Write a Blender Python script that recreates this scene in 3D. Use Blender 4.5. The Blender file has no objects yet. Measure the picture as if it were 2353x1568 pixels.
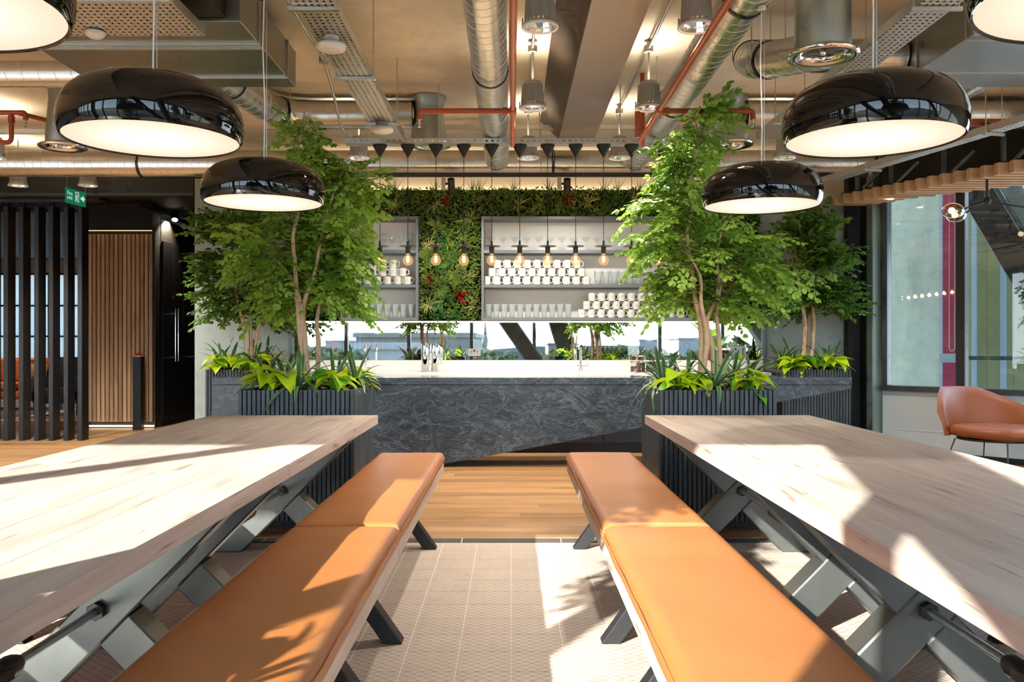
import bpy, bmesh, math, random
from mathutils import Vector, Matrix, Euler, noise
R = math.radians
SC = bpy.context.scene
COL = SC.collection
RND = random.Random(7)

# ------------------------------------------------------------------ camera, world, sun, exposure
F = 1988.0; CX = 1175.0; CY = 787.0; CH = 1.2
def PX(px, Y): return (px - CX) * Y / F
def PZ(py, Y): return CH - (py - CY) * Y / F
cam_d = bpy.data.cameras.new('camera'); cam = bpy.data.objects.new('camera', cam_d); COL.objects.link(cam)
cam.location = (0, 0, CH); cam.rotation_euler = (R(90), 0, 0)
cam_d.sensor_width = 36.0; cam_d.lens = 36.0 * F / 2353.0
cam_d.shift_x = (1176.5 - CX) / 2353.0; cam_d.shift_y = (CY - 784.0) / 2353.0
cam_d.clip_start = 0.05; cam_d.clip_end = 2000
SC.camera = cam
SUNV = Vector((1.18, 2.0, -1.0)).normalized()
w = bpy.data.worlds.new('sky'); SC.world = w; w.use_nodes = True
nt = w.node_tree; nt.nodes.clear()
_bg = nt.nodes.new('ShaderNodeBackground'); _o = nt.nodes.new('ShaderNodeOutputWorld')
_tc = nt.nodes.new('ShaderNodeTexCoord'); _sp = nt.nodes.new('ShaderNodeSeparateXYZ'); _cr = nt.nodes.new('ShaderNodeValToRGB')
nt.links.new(_tc.outputs['Generated'], _sp.inputs[0]); nt.links.new(_sp.outputs['Z'], _cr.inputs[0])
_e = _cr.color_ramp.elements
_e[0].position = 0.0; _e[0].color = (0.80, 0.89, 1.0, 1)
_e[1].position = 1.0; _e[1].color = (0.22, 0.42, 0.85, 1)
_m = _e.new(0.22); _m.color = (0.52, 0.72, 1.0, 1)
nt.links.new(_cr.outputs[0], _bg.inputs[0]); _bg.inputs[1].default_value = 7.6
nt.links.new(_bg.outputs[0], _o.inputs[0])
sd = bpy.data.lights.new('sun', 'SUN'); sd.energy = 28.0; sd.angle = R(0.55); sd.color = (1.0, 0.965, 0.92)
sun = bpy.data.objects.new('sun', sd); COL.objects.link(sun); sun.location = (-8, -14, 9)
sun.rotation_euler = SUNV.to_track_quat('-Z', 'Y').to_euler()
vs = SC.view_settings; vs.view_transform = 'Standard'; vs.look = 'None'; vs.gamma = 1.0; vs.use_curve_mapping = False
vs.exposure = 0.0
cy = SC.cycles
cy.use_denoising = True
cy.use_adaptive_sampling = True; cy.adaptive_threshold = .08; cy.adaptive_min_samples = 12
cy.max_bounces = 6; cy.diffuse_bounces = 4; cy.glossy_bounces = 4; cy.transmission_bounces = 5; cy.transparent_max_bounces = 12
cy.sample_clamp_indirect = 6.0; cy.caustics_reflective = False; cy.caustics_refractive = False
try: cy.denoiser = 'OPENIMAGEDENOISE'
except Exception: pass

# ------------------------------------------------------------------ mesh builder
class MB:
    def __init__(s): s.v = []; s.f = []; s.m = []
    def add(s, vs, fs, mi=0):
        b = len(s.v); s.v.extend([tuple(p) for p in vs]); s.f.extend([tuple(i + b for i in f) for f in fs]); s.m.extend([mi] * len(fs)); return s
    def box(s, x0, x1, y0, y1, z0, z1, mi=0):
        return s.add([(x0,y0,z0),(x1,y0,z0),(x1,y1,z0),(x0,y1,z0),(x0,y0,z1),(x1,y0,z1),(x1,y1,z1),(x0,y1,z1)],
                     [(3,2,1,0),(4,5,6,7),(0,1,5,4),(1,2,6,5),(2,3,7,6),(3,0,4,7)], mi)
    def obox(s, c, size, mat, mi=0):
        c = Vector(c); hx, hy, hz = size[0]/2, size[1]/2, size[2]/2
        P = [(-hx,-hy,-hz),(hx,-hy,-hz),(hx,hy,-hz),(-hx,hy,-hz),(-hx,-hy,hz),(hx,-hy,hz),(hx,hy,hz),(-hx,hy,hz)]
        return s.add([c + mat @ Vector(p) for p in P], [(3,2,1,0),(4,5,6,7),(0,1,5,4),(1,2,6,5),(2,3,7,6),(3,0,4,7)], mi)
    def bar(s, p0, p1, w, d, up=(0,0,1), mi=0):
        p0 = Vector(p0); p1 = Vector(p1); z = (p1-p0); L = z.length; z.normalize()
        x = Vector(up).cross(z)
        if x.length < 1e-5: x = Vector((1,0,0)).cross(z)
        x.normalize(); y = z.cross(x)
        return s.obox((p0+p1)/2, (w, d, L), Matrix((x, y, z)).transposed(), mi)
    def prism(s, poly, vec, mi=0):
        n = len(poly); vec = Vector(vec); a = [Vector(p) for p in poly]
        fs = [tuple(range(n))[::-1], tuple(range(n, 2*n))] + [(i, (i+1) % n, n+(i+1) % n, n+i) for i in range(n)]
        return s.add(a + [p + vec for p in a], fs, mi)
    def tube(s, pts, r, n=8, caps=True, mi=0):
        pts = [Vector(p) for p in pts]; k = len(pts)
        rs = r if isinstance(r, (list, tuple)) else [r]*k
        V = []; ref = None
        for i, p in enumerate(pts):
            t = (pts[min(i+1, k-1)] - pts[max(i-1, 0)])
            t = t.normalized() if t.length > 1e-9 else Vector((0,0,1))
            if ref is None:
                ref = Vector((0,0,1)) if abs(t.z) < .9 else Vector((1,0,0))
            x = ref - t*ref.dot(t)
            if x.length < 1e-6: x = t.orthogonal()
            x.normalize(); y = t.cross(x); ref = x
            for j in range(n):
                a = 2*math.pi*j/n; V.append(p + (x*math.cos(a) + y*math.sin(a))*rs[i])
        fs = [(i*n+j, i*n+(j+1) % n, (i+1)*n+(j+1) % n, (i+1)*n+j) for i in range(k-1) for j in range(n)]
        if caps: fs += [tuple(range(n))[::-1], tuple((k-1)*n+j for j in range(n))]
        return s.add(V, fs, mi)
    def lathe(s, prof, n=24, c=(0,0,0), cap0=False, cap1=False, mi=0):
        c = Vector(c); V = []; k = len(prof)
        for (r, z) in prof:
            for j in range(n):
                a = 2*math.pi*j/n; V.append((c.x + r*math.cos(a), c.y + r*math.sin(a), c.z + z))
        fs = [(i*n+j, i*n+(j+1) % n, (i+1)*n+(j+1) % n, (i+1)*n+j) for i in range(k-1) for j in range(n)]
        if cap0: fs.append(tuple(range(n))[::-1])
        if cap1: fs.append(tuple((k-1)*n+j for j in range(n)))
        return s.add(V, fs, mi)
    def sphere(s, c, r, n=12, m=8, mi=0, sc=(1,1,1)):
        prof = [(r*math.sin(math.pi*i/m)+1e-5, -r*math.cos(math.pi*i/m)) for i in range(m+1)]
        b = len(s.v); s.lathe(prof, n, (0,0,0), mi=mi)
        for i in range(b, len(s.v)):
            p = s.v[i]; s.v[i] = (c[0]+p[0]*sc[0], c[1]+p[1]*sc[1], c[2]+p[2]*sc[2])
        return s
    def xf(s, M, start=0):
        for i in range(start, len(s.v)): s.v[i] = tuple(M @ Vector(s.v[i]))
        return s
    def mesh(s, name, mat, bevel=0, smooth=None, off=(0,0,0), seg=1, recalc=False):
        me = bpy.data.meshes.new(name)
        vs_ = s.v if off == (0,0,0) else [(x-off[0], y-off[1], z-off[2]) for x, y, z in s.v]
        me.from_pydata(vs_, [], s.f)
        for mm in (mat if isinstance(mat, (list, tuple)) else [mat]): me.materials.append(mm)
        if any(s.m): me.polygons.foreach_set('material_index', s.m)
        if bevel or recalc:
            bm = bmesh.new(); bm.from_mesh(me)
            if recalc: bmesh.ops.recalc_face_normals(bm, faces=bm.faces)
            if bevel:
                es = [e for e in bm.edges if len(e.link_faces) == 2 and e.calc_face_angle(0) > .5]
                bmesh.ops.bevel(bm, geom=es, offset=bevel, segments=seg, affect='EDGES', profile=.5, clamp_overlap=True)
            bm.to_mesh(me); bm.free()
        if smooth is not None:
            me.polygons.foreach_set('use_smooth', [True]*len(me.polygons))
            if smooth < 170: me.set_sharp_from_angle(angle=R(smooth))
        me.update(); return me
    def build(s, name, mat, parent=None, bevel=0, smooth=None, local=False, seg=1, recalc=False, center=False):
        if parent is not None:
            off = (0,0,0) if local else tuple(parent['_w'])
            loc = (0,0,0)
            if center and not local:
                c = s.cent(); loc = tuple(c[i]-off[i] for i in range(3)); off = tuple(c)
        else:
            off = (0,0,0) if local else s.base(); loc = off
        o = bpy.data.objects.new(name, s.mesh(name, mat, bevel, smooth, off, seg, recalc)); COL.objects.link(o)
        o.location = loc; o.parent = parent
        WPOS[o.name] = off
        o['_w'] = off
        return o
    def base(s):
        xs, ys, zs = zip(*s.v); return ((min(xs)+max(xs))/2, (min(ys)+max(ys))/2, min(zs))
    def cent(s):
        xs, ys, zs = zip(*s.v); return ((min(xs)+max(xs))/2, (min(ys)+max(ys))/2, (min(zs)+max(zs))/2)
WPOS = {}
def tag(o, label=None, cat=None, group=None, kind=None):
    if label: o['label'] = label
    if cat: o['category'] = cat
    if group: o['group'] = group
    if kind: o['kind'] = kind
    return o
def thing(name, label, cat, loc=(0,0,0), group=None, rz=0):
    o = bpy.data.objects.new(name, None); COL.objects.link(o); o.location = loc; o.rotation_euler = (0,0,rz)
    o.empty_display_size = .1; o['_w'] = loc
    return tag(o, label, cat, group)
def struct(name, mb, mat, **k):
    o = mb.build(name, mat, **k); o['kind'] = 'structure'; return o
def inst(me, name, parent=None, loc=(0,0,0), rot=(0,0,0), scale=(1,1,1)):
    o = bpy.data.objects.new(name, me); COL.objects.link(o); o.parent = parent
    o.location = loc; o.rotation_euler = rot; o.scale = scale; return o
def instm(me, name, parent, M):
    o = bpy.data.objects.new(name, me); COL.objects.link(o); o.parent = parent; o.matrix_local = M; return o
def copy_tree(root, loc=None, rz=None, label=None, group=None, scale=None):
    r = root.copy(); COL.objects.link(r)
    if loc is not None: r.location = loc
    if rz is not None: r.rotation_euler = (0,0,rz)
    if scale is not None: r.scale = scale
    if label: r['label'] = label
    if group: r['group'] = group
    for ch in list(root.children):
        c = ch.copy(); COL.objects.link(c); c.parent = r
        for g in list(ch.children):
            d = g.copy(); COL.objects.link(d); d.parent = c
    return r

# ------------------------------------------------------------------ materials
class NT:
    def __init__(s, name):
        s.mat = bpy.data.materials.new(name); s.mat.use_nodes = True; s.t = s.mat.node_tree; s.t.nodes.clear()
        s.out = s.t.nodes.new('ShaderNodeOutputMaterial')
    def n(s, typ, props=None, **ins):
        nd = s.t.nodes.new('ShaderNode' + typ)
        for k, v in (props or {}).items(): setattr(nd, k, v)
        for k, v in ins.items():
            key = int(k[1:]) if k[0] == 'i' and k[1:].isdigit() else k.replace('_', ' ')
            sock = nd.inputs[key]
            if isinstance(v, bpy.types.NodeSocket): s.t.links.new(v, sock)
            else: sock.default_value = v
        return nd
    def obj(s): return s.n('TexCoord').outputs['Object']
    def gen(s): return s.n('NewGeometry').outputs['Position']
    def mapping(s, vec, scale=(1,1,1), loc=(0,0,0), rot=(0,0,0)):
        return s.n('Mapping', Vector=vec, Scale=scale, Location=loc, Rotation=rot).outputs[0]
    def noise(s, vec, scale=5, detail=3, rough=.55, dist=0):
        return s.n('TexNoise', Vector=vec, Scale=scale, Detail=detail, Roughness=rough, Distortion=dist).outputs[0]
    def ramp(s, fac, stops, interp='LINEAR'):
        r = s.n('ValToRGB', Fac=fac); r.color_ramp.interpolation = interp; e = r.color_ramp.elements
        while len(e) < len(stops): e.new(.5)
        for i, (p, c) in enumerate(stops):
            e[i].position = p
            e[i].color = (c, c, c, 1) if isinstance(c, (int, float)) else (*c[:3], 1)
        return r.outputs[0]
    def math(s, op, a, b=0.0, c=0.0):
        return s.n('Math', {'operation': op}, i0=a, i1=b, i2=c).outputs[0]
    def mix(s, fac, a, b, blend='MIX'):
        f = lambda v: v if isinstance(v, bpy.types.NodeSocket) else ((*v[:3], 1) if isinstance(v, (tuple, list)) else (v, v, v, 1))
        return s.n('Mix', {'data_type': 'RGBA', 'blend_type': blend}, i0=fac, i6=f(a), i7=f(b)).outputs[2]
    def bump(s, h, strength=.3, dist=.01):
        return s.n('Bump', Height=h, Strength=strength, Distance=dist).outputs[0]
    def sep(s, vec): return s.n('SeparateXYZ', Vector=vec).outputs
    def rnd(s): return s.n('ObjectInfo').outputs['Random']
    def pr(s, **k):
        for a in ('Base_Color', 'Emission_Color'):
            if a in k and isinstance(k[a], tuple) and len(k[a]) == 3: k[a] = (*k[a], 1)
        p = s.n('BsdfPrincipled', **k); s.t.links.new(p.outputs[0], s.out.inputs[0]); return p
    def done(s, sh):
        s.t.links.new(sh, s.out.inputs[0]); return s.mat

def simple(name, col, rough=.5, metal=0.0, var=.12, scale=6, bump=0, **kw):
    t = NT(name); v = t.obj(); nz = t.noise(v, scale, 4)
    c = t.mix(nz, tuple(x*(1-var) for x in col), tuple(min(1, x*(1+var)) for x in col))
    rr = t.math('ADD', rough-.06, t.math('MULTIPLY', nz, .12))
    a = dict(Base_Color=c, Roughness=rr, Metallic=metal, **kw)
    if bump: a['Normal'] = t.bump(t.noise(v, scale*6, 3), bump, .004)
    t.pr(**a); return t.mat
def emis(name, col, st):
    t = NT(name); e = t.n('Emission', Color=(*col, 1), Strength=st); return t.done(e.outputs[0])

def wood(name, cols, axis, rough=.55, gs=1.0, rand=.25, crack=False, scalevar=1.0, spec=.4):
    """grain along axis; cols = (dark, mid, light)"""
    t = NT(name); o = t.obj(); rn = t.rnd()
    sc = [14*gs, 14*gs, 14*gs]; sc[axis] = .9*gs
    off = t.n('VectorMath', {'operation': 'ADD'}, i0=o, i1=t.n('CombineXYZ', X=t.math('MULTIPLY', rn, 37.0), Y=t.math('MULTIPLY', rn, 19.0), Z=t.math('MULTIPLY', rn, 53.0)).outputs[0]).outputs[0]
    v = t.mapping(off, tuple(sc))
    n1 = t.noise(v, 1.0, 5, .6, .8)
    sc2 = [70*gs]*3; sc2[axis] = 2.2*gs
    n2 = t.noise(t.mapping(off, tuple(sc2)), 1.0, 3, .6)
    f = t.math('ADD', t.math('MULTIPLY', n1, .72), t.math('MULTIPLY', n2, .28))
    c = t.ramp(f, [(.30, cols[0]), (.50, cols[1]), (.70, cols[2])])
    sc3 = [5*gs]*3; sc3[axis] = 1.3*gs
    kn = t.noise(t.mapping(off, tuple(sc3)), 1.0, 2, .5, .4)
    c = t.mix(t.ramp(kn, [(.62, 0.0), (.76, .55)]), c, tuple(x*.62 for x in cols[0]))
    if crack:
        sc4 = [38*gs]*3; sc4[axis] = 1.1*gs
        ck = t.noise(t.mapping(off, tuple(sc4), (3, 1, 7)), 1.0, 1, .5, .3)
        cf = t.ramp(ck, [(.625, 0.0), (.645, 1.0), (.665, 1.0), (.685, 0.0)])
        gate = t.ramp(t.noise(t.mapping(off, tuple([3]*3), (9, 2, 1)), 1.0, 2), [(.50, 0.0), (.58, 1.0)])
        cf = t.math('MULTIPLY', cf, gate)
        c = t.mix(t.math('MULTIPLY', cf, .6), c, (.085, .06, .042))
    hv = t.n('HueSaturation', Hue=.5, Saturation=1.0, Value=t.math('ADD', 1-rand/2, t.math('MULTIPLY', rn, rand)), Color=c).outputs[0]
    t.pr(Base_Color=hv, Roughness=rough, Normal=t.bump(f, .12, .003), Specular_IOR_Level=spec)
    return t.mat

MT = {}
# concrete
def concrete(name, c, streak=(2.5, 2.5, .7), dark=.75):
    t = NT(name); o = t.gen()
    n1 = t.noise(t.mapping(o, streak), 1.6, 6, .62, .4); n2 = t.noise(o, 9, 4); n3 = t.noise(o, 60, 2)
    f = t.math('ADD', t.math('MULTIPLY', n1, .65), t.math('MULTIPLY', n2, .35))
    col = t.ramp(f, [(.32, tuple(x*dark for x in c)), (.5, c), (.68, tuple(min(1, x*1.16) for x in c))])
    t.pr(Base_Color=col, Roughness=.7, Normal=t.bump(n3, .08, .004)); return t.mat
MT['ceil'] = concrete('concrete_soffit', (.84, .79, .69), (1, 1, 1), .9)
MT['seam'] = simple('bright_duct_seam', (.80, .80, .78), .35, .3)
MT['conc'] = concrete('concrete_wall', (.37, .43, .41))
MT['conc_out'] = concrete('concrete_outside', (.50, .47, .33))
# metals
def galv(name, c=(.62, .62, .60), rough=.34, sc=18, var=.2):
    t = NT(name); o = t.obj(); n1 = t.noise(o, sc, 3); n2 = t.noise(o, 3, 2)
    col = t.mix(n1, tuple(x*(1-var) for x in c), tuple(min(1, x*(1+var*.6)) for x in c))
    t.pr(Base_Color=col, Metallic=.92, Roughness=t.math('ADD', rough-.08, t.math('MULTIPLY', n2, .16))); return t.mat
MT['galv'] = galv('galvanised_steel')
MT['spiral'] = galv('spiral_duct_steel', (.66, .66, .64), .30, 9, .12)
MT['boot'] = galv('diffuser_steel', (.40, .44, .42), .38, 5, .15)
MT['duct'] = galv('sheet_duct_steel', (.30, .31, .28), .36, 4, .12)
MT['beam'] = simple('brown_beam_paint', (.30, .24, .20), .34, .55, .15, 2)
MT['beam_dark'] = simple('dark_beam_side', (.075, .055, .045), .45, .3, .3, 2)
MT['red'] = simple('red_pipe_paint', (.42, .075, .028), .38, 0, .1)
MT['black'] = simple('black_powder_coat', (.014, .0145, .016), .42, .2, .15)
MT['blackm'] = simple('matt_black_paint', (.012, .0115, .011), .6, 0, .15)
MT['steel'] = simple('dark_raw_steel', (.115, .12, .115), .38, .75, .35, 3, .05)
MT['rawbolt'] = galv('zinc_bolt', (.5, .56, .6), .3, 20)
MT['rod'] = simple('black_iron', (.04, .036, .033), .35, .7, .3, 12)
MT['frame'] = simple('anthracite_frame', (.055, .067, .07), .35, .3, .1)
MT['colgrey'] = simple('pale_teal_metal', (.27, .36, .345), .4, .3, .08, 2)
MT['framegrey'] = simple('grey_green_metal', (.15, .20, .195), .38, .5, .1, 2)
MT['white'] = simple('white_plastic', (.82, .81, .79), .35, 0, .03)
MT['whitepanel'] = simple('white_panel', (.60, .68, .72), .3, 0, .03, 1)
MT['greyp'] = simple('grey_ribbed_aluminium', (.34, .34, .33), .45, .2, .08)
MT['chrome'] = simple('chrome', (.86, .85, .83), .07, 1, .02)
MT['refl'] = simple('faceted_reflector', (.9, .9, .9), .12, 1, .05)
MT['mirror'] = simple('mirror_silver', (.93, .94, .93), .004, 1, .0)
t = NT('glossy_black_shell'); t.pr(Base_Color=(.005, .0042, .004), Roughness=.025, Specular_IOR_Level=.5); MT['shell'] = t.mat
# table oak, floors, slats
MT['oak'] = wood('limed_oak', ((.34, .265, .22), (.47, .375, .32), (.58, .48, .42)), 1, .5, 1.0, .10, True)
MT['floorwood'] = wood('oak_floorboard', ((.20, .095, .036), (.31, .168, .072), (.41, .24, .115)), 0, .42, .8, .30)
MT['slatoak'] = wood('oak_slat', ((.38, .22, .11), (.55, .34, .18), (.70, .47, .27)), 2, .5, .9, .5)
MT['finoak'] = wood('oak_fin', ((.44, .275, .15), (.56, .37, .215), (.66, .46, .285)), 0, .55, .8, .15)
MT['ebony'] = wood('blackened_ash', ((.018, .025, .029), (.036, .049, .057), (.062, .082, .094)), 2, .42, 1.4, .35)
# leather
def leather(name, c):
    t = NT(name); o = t.obj(); n1 = t.noise(o, 3.5, 4, .6); v = t.n('TexVoronoi', Vector=o, Scale=260.0).outputs['Distance']
    col = t.mix(n1, tuple(x*.84 for x in c), tuple(min(1, x*1.14) for x in c))
    t.pr(Base_Color=col, Roughness=.42, Normal=t.bump(v, .12, .002), Specular_IOR_Level=.45); return t.mat
MT['leather'] = leather('tan_leather', (.345, .122, .034))
MT['leather2'] = leather('rust_leather', (.28, .078, .022))
MT['sofa'] = leather('orange_leather', (.42, .10, .015))
# patterned tile (local coordinates, one tile = 0.2 m)
def diamond_tile(name, world=False):
    t = NT(name)
    if world:
        x, y, z = t.sep(t.gen()); TS_ = .2027
        x = t.math('MULTIPLY', t.math('SUBTRACT', t.math('FRACT', t.math('DIVIDE', x, TS_)), .5), TS_)
        y = t.math('MULTIPLY', t.math('SUBTRACT', t.math('FRACT', t.math('ADD', t.math('DIVIDE', t.math('SUBTRACT', y, 5.075), TS_), 40.5)), .5), TS_)
    else: x, y, z = t.sep(t.obj())
    u = t.math('DIVIDE', x, .05); vv = t.math('DIVIDE', y, .04)
    def tri(q): return t.math('ABSOLUTE', t.math('SUBTRACT', t.math('FRACT', t.math('ADD', q, 40.0)), .5))
    a_ = tri(t.math('ADD', u, vv)); b_ = tri(t.math('SUBTRACT', u, vv))
    ln = t.math('MAXIMUM', t.ramp(a_, [(.43, 0.0), (.465, 1.0)]), t.ramp(b_, [(.43, 0.0), (.465, 1.0)]))
    du = t.math('MULTIPLY', tri(u), .05); dv = t.math('MULTIPLY', tri(vv), .04)
    dd = t.math('SQRT', t.math('ADD', t.math('MULTIPLY', du, du), t.math('MULTIPLY', dv, dv)))
    dot = t.ramp(dd, [(.0034, 1.0), (.0045, 0.0)])
    pat = t.math('MAXIMUM', ln, dot)
    nz = t.noise(t.gen(), 7, 4)
    basec = t.mix(nz, (.43, .345, .285), (.57, .475, .40))
    col = t.mix(t.math('MULTIPLY', pat, .66), basec, (.14, .10, .075))
    t.pr(Base_Color=col, Roughness=.5, Normal=t.bump(pat, .1, .001)); return t.mat
MT['tile'] = diamond_tile('diamond_pattern_tile'); MT['tile_w'] = diamond_tile('diamond_pattern_tile_field', True)
MT['grout'] = simple('pale_grout', (.72, .68, .62), .8)
MT['strip'] = simple('brown_edge_tile', (.075, .06, .05), .8, Specular_IOR_Level=.2)
# granite
def granite(name, rough):
    t = NT(name); o = t.gen(); m = t.mapping(o, (.62, .62, 1.15), (0, 0, 0), (0, R(14), 0))
    d1 = t.noise(m, 1.5, 4, .6, 1.6)
    wv = t.n('VectorMath', {'operation': 'ADD'}, i0=m, i1=t.n('VectorMath', {'operation': 'SCALE'}, i0=t.n('TexNoise', Vector=m, Scale=1.7, Detail=3.0).outputs[1], Scale=1.1).outputs[0]).outputs[0]
    v1 = t.noise(wv, 3.8, 7, .68, 1.4)
    vein = t.ramp(t.math('ABSOLUTE', t.math('SUBTRACT', v1, .5)), [(.0, 1.0), (.006, .55), (.022, 0.0)])
    v2 = t.noise(wv, 12.0, 6, .75, .8)
    vb = t.noise(wv, 8.5, 6, .72, 1.6); vein2 = t.ramp(t.math('ABSOLUTE', t.math('SUBTRACT', vb, .5)), [(.0, 1.0), (.008, .5), (.03, 0.0)])
    fine = t.ramp(v2, [(.55, 0.0), (.72, .5)])
    base = t.ramp(d1, [(.3, (.008, .015, .024)), (.6, (.020, .034, .050)), (.78, (.042, .064, .088))])
    c = t.mix(t.math('MULTIPLY', vein, .25), base, (.40, .48, .56))
    c = t.mix(t.math('MULTIPLY', vein2, .20), c, (.36, .43, .50))
    c = t.mix(t.math('MULTIPLY', fine, .5), c, (.22, .26, .30))
    t.pr(Base_Color=c, Roughness=rough); return t.mat
MT['granite'] = granite('veined_granite', .38)
MT['granitetop'] = granite('polished_granite', .06)
t = NT('white_marble'); o = t.gen(); n1 = t.noise(o, 2.2, 6, .7, 2.5)
c = t.mix(t.ramp(t.math('ABSOLUTE', t.math('SUBTRACT', n1, .5)), [(0, .3), (.03, 0.0)]), (.82, .80, .77), (.5, .48, .46))
t.pr(Base_Color=c, Roughness=.18); MT['marble'] = t.mat
# glass: thin sheet, fresnel mix
def sheet(name, tint, refl=1.0):
    t = NT(name); fr = t.math('ADD', .045, t.math('MULTIPLY', t.math('POWER', t.n('LayerWeight', Blend=.5).outputs['Facing'], 4.0), .75))
    tr = t.n('BsdfTransparent', Color=(*tint, 1)); gl = t.n('BsdfGlossy', Color=(1, 1, 1, 1), Roughness=.005)
    mx = t.n('MixShader', i0=t.math('MULTIPLY', fr, refl), i1=tr.outputs[0], i2=gl.outputs[0]); return t.done(mx.outputs[0])
MT['glass'] = sheet('window_glass', (.95, .97, .95))
MT['glassware'] = sheet('clear_glassware', (.975, .985, .985), .75)
t = NT('pint_glass'); fr = t.math('ADD', .05, t.math('MULTIPLY', t.math('POWER', t.n('LayerWeight', Blend=.5).outputs['Facing'], 3.0), .55))
_tr = t.n('BsdfTransparent', Color=(.97, .985, .985, 1)); _tl = t.n('BsdfTranslucent', Color=(.93, .97, .98, 1)); _gl = t.n('BsdfGlossy', Color=(1, 1, 1, 1), Roughness=.03)
_df = t.n('BsdfDiffuse', Color=(.95, .98, .99, 1)); _m0 = t.n('MixShader', i0=.6, i1=_tl.outputs[0], i2=_df.outputs[0]); _m1 = t.n('MixShader', i0=.20, i1=_tr.outputs[0], i2=_m0.outputs[0]); MT['pint'] = t.done(t.n('MixShader', i0=t.math('MULTIPLY', fr, 1.6), i1=_m1.outputs[0], i2=_gl.outputs[0]).outputs[0])  # white diffuse share imitates bright window light refracted by the glass
t = NT('glowing_amber_bulb'); _tr = t.n('BsdfTransparent', Color=(1, .9, .72, 1)); _em = t.n('Emission', Color=(1.0, .55, .22, 1), Strength=1.6)
MT['bulb'] = t.done(t.n('MixShader', i0=.22, i1=_tr.outputs[0], i2=_em.outputs[0]).outputs[0])
MT['smoke'] = sheet('smoky_glass', (.75, .66, .55), 2.5)
MT['jar'] = sheet('jar_glass', (.95, .97, .96), 1.5)
MT['ceramic'] = simple('white_ceramic', (.80, .79, .76), .25, 0, .03)
MT['logo'] = simple('green_print', (.12, .48, .36), .5)
MT['shelf'] = simple('grey_shelf_metal', (.16, .185, .205), .42, .2, .08)
MT['shelfback'] = simple('pale_shelf_back', (.78, .80, .81), .55, 0, .03)
MT['soil'] = simple('dark_soil', (.02, .014, .01), .95, 0, .4, 20)
MT['slate'] = simple('slate_chip', (.13, .15, .165), .6, 0, .35, 14, .2)
MT['bark'] = simple('tan_bark', (.55, .37, .235), .75, 0, .3, 22, .3)
MT['twig'] = simple('green_twig', (.20, .21, .06), .7)
# leaves
def leafmat(name, c0, c1, trans=.35, rough=.4, objvar=True, sc=30):
    t = NT(name); f = t.rnd() if objvar else t.noise(t.obj(), sc, 2)
    f2 = t.noise(t.obj(), sc, 2)
    ff = t.math('ADD', t.math('MULTIPLY', f, .6), t.math('MULTIPLY', f2, .4))
    c = t.ramp(ff, [(.2, c0), (.75, c1)])
    p = t.n('BsdfPrincipled', Base_Color=c, Roughness=rough); tl = t.n('BsdfTranslucent', Color=t.mix(.5, c, tuple(min(1, x*1.3) for x in c1)))
    mx = t.n('MixShader', i0=trans, i1=p.outputs[0], i2=tl.outputs[0]); return t.done(mx.outputs[0])
MT['leafA'] = leafmat('tree_leaf', (.07, .24, .018), (.38, .58, .095), .42)
MT['leafB'] = leafmat('dark_tree_leaf', (.045, .15, .02), (.20, .35, .06), .38)
MT['pothos'] = leafmat('lime_leaf', (.36, .56, .012), (.66, .77, .02), .35, .3, True, 9)
MT['pothosg'] = leafmat('green_heart_leaf', (.08, .30, .015), (.22, .50, .03), .3, .3, True, 9)
MT['strel'] = leafmat('banana_leaf', (.05, .16, .015), (.20, .34, .03), .4, .35, True, 6)
MT['wallA'] = leafmat('wall_leaf_mix', (.02, .065, .010), (.20, .31, .045), .2, .45, False, 7)
MT['wallB'] = leafmat('wall_leaf_lime', (.09, .19, .02), (.36, .46, .09), .2, .45, False, 9)
MT['wallC'] = leafmat('wall_leaf_deep', (.02, .09, .02), (.09, .26, .04), .2, .45, False, 9)
MT['redleaf'] = leafmat('red_bromeliad_leaf', (.16, .008, .010), (.36, .02, .02), .15, .4, False, 9)
MT['strawleaf'] = leafmat('straw_variegated_leaf', (.34, .33, .10), (.66, .58, .26), .15, .45, False, 9)
t = NT('striped_strap_leaf'); x, y, z = t.sep(t.obj()); ax = t.math('ABSOLUTE', x)
st = t.ramp(ax, [(.0075, 0.0), (.0095, 1.0)])
c = t.mix(st, t.mix(t.noise(t.mapping(t.obj(), (160, 4, 4)), 1, 2), (.022, .085, .028), (.08, .19, .07)), (.36, .47, .24))
t.pr(Base_Color=c, Roughness=.35); MT['strap'] = t.mat
# lights
t = NT('warm_diffuser'); _x, _y, _z = t.sep(t.obj()); _r = t.math('SQRT', t.math('ADD', t.math('MULTIPLY', _x, _x), t.math('MULTIPLY', _y, _y)))
_f = t.ramp(_r, [(.08, 0.0), (.28, 1.0)]); _em = t.n('Emission', Color=t.mix(_f, (1.0, .93, .80), (1.0, .80, .58)), Strength=t.math('SUBTRACT', 1.35, t.math('MULTIPLY', _f, .30))); MT['diff'] = t.done(_em.outputs[0])
MT['led'] = emis('warm_led', (1.0, .76, .50), 6.0)
MT['ledcove'] = emis('cove_led', (1.0, .74, .46), 26.0)
MT['cream'] = simple('lit_concrete_cream', (.82, .76, .66), .6, 0, .02)
MT['streettree'] = leafmat('street_tree_leaf', (.018, .03, .010), (.07, .085, .022), .2, .6, False, .6)
MT['fil'] = emis('filament', (1.0, .55, .18), 60.0)
MT['lampcore'] = emis('downlight_core', (1.0, .86, .66), 30.0)
MT['screen'] = simple('dark_screen', (.02, .012, .01), .2)
MT['reddome'] = simple('red_dome', (.75, .03, .02), .25)
MT['exitgreen'] = emis('exit_green', (.01, .22, .10), .7)
MT['exitwhite'] = emis('exit_white', (.75, .9, .8), .8)

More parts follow.
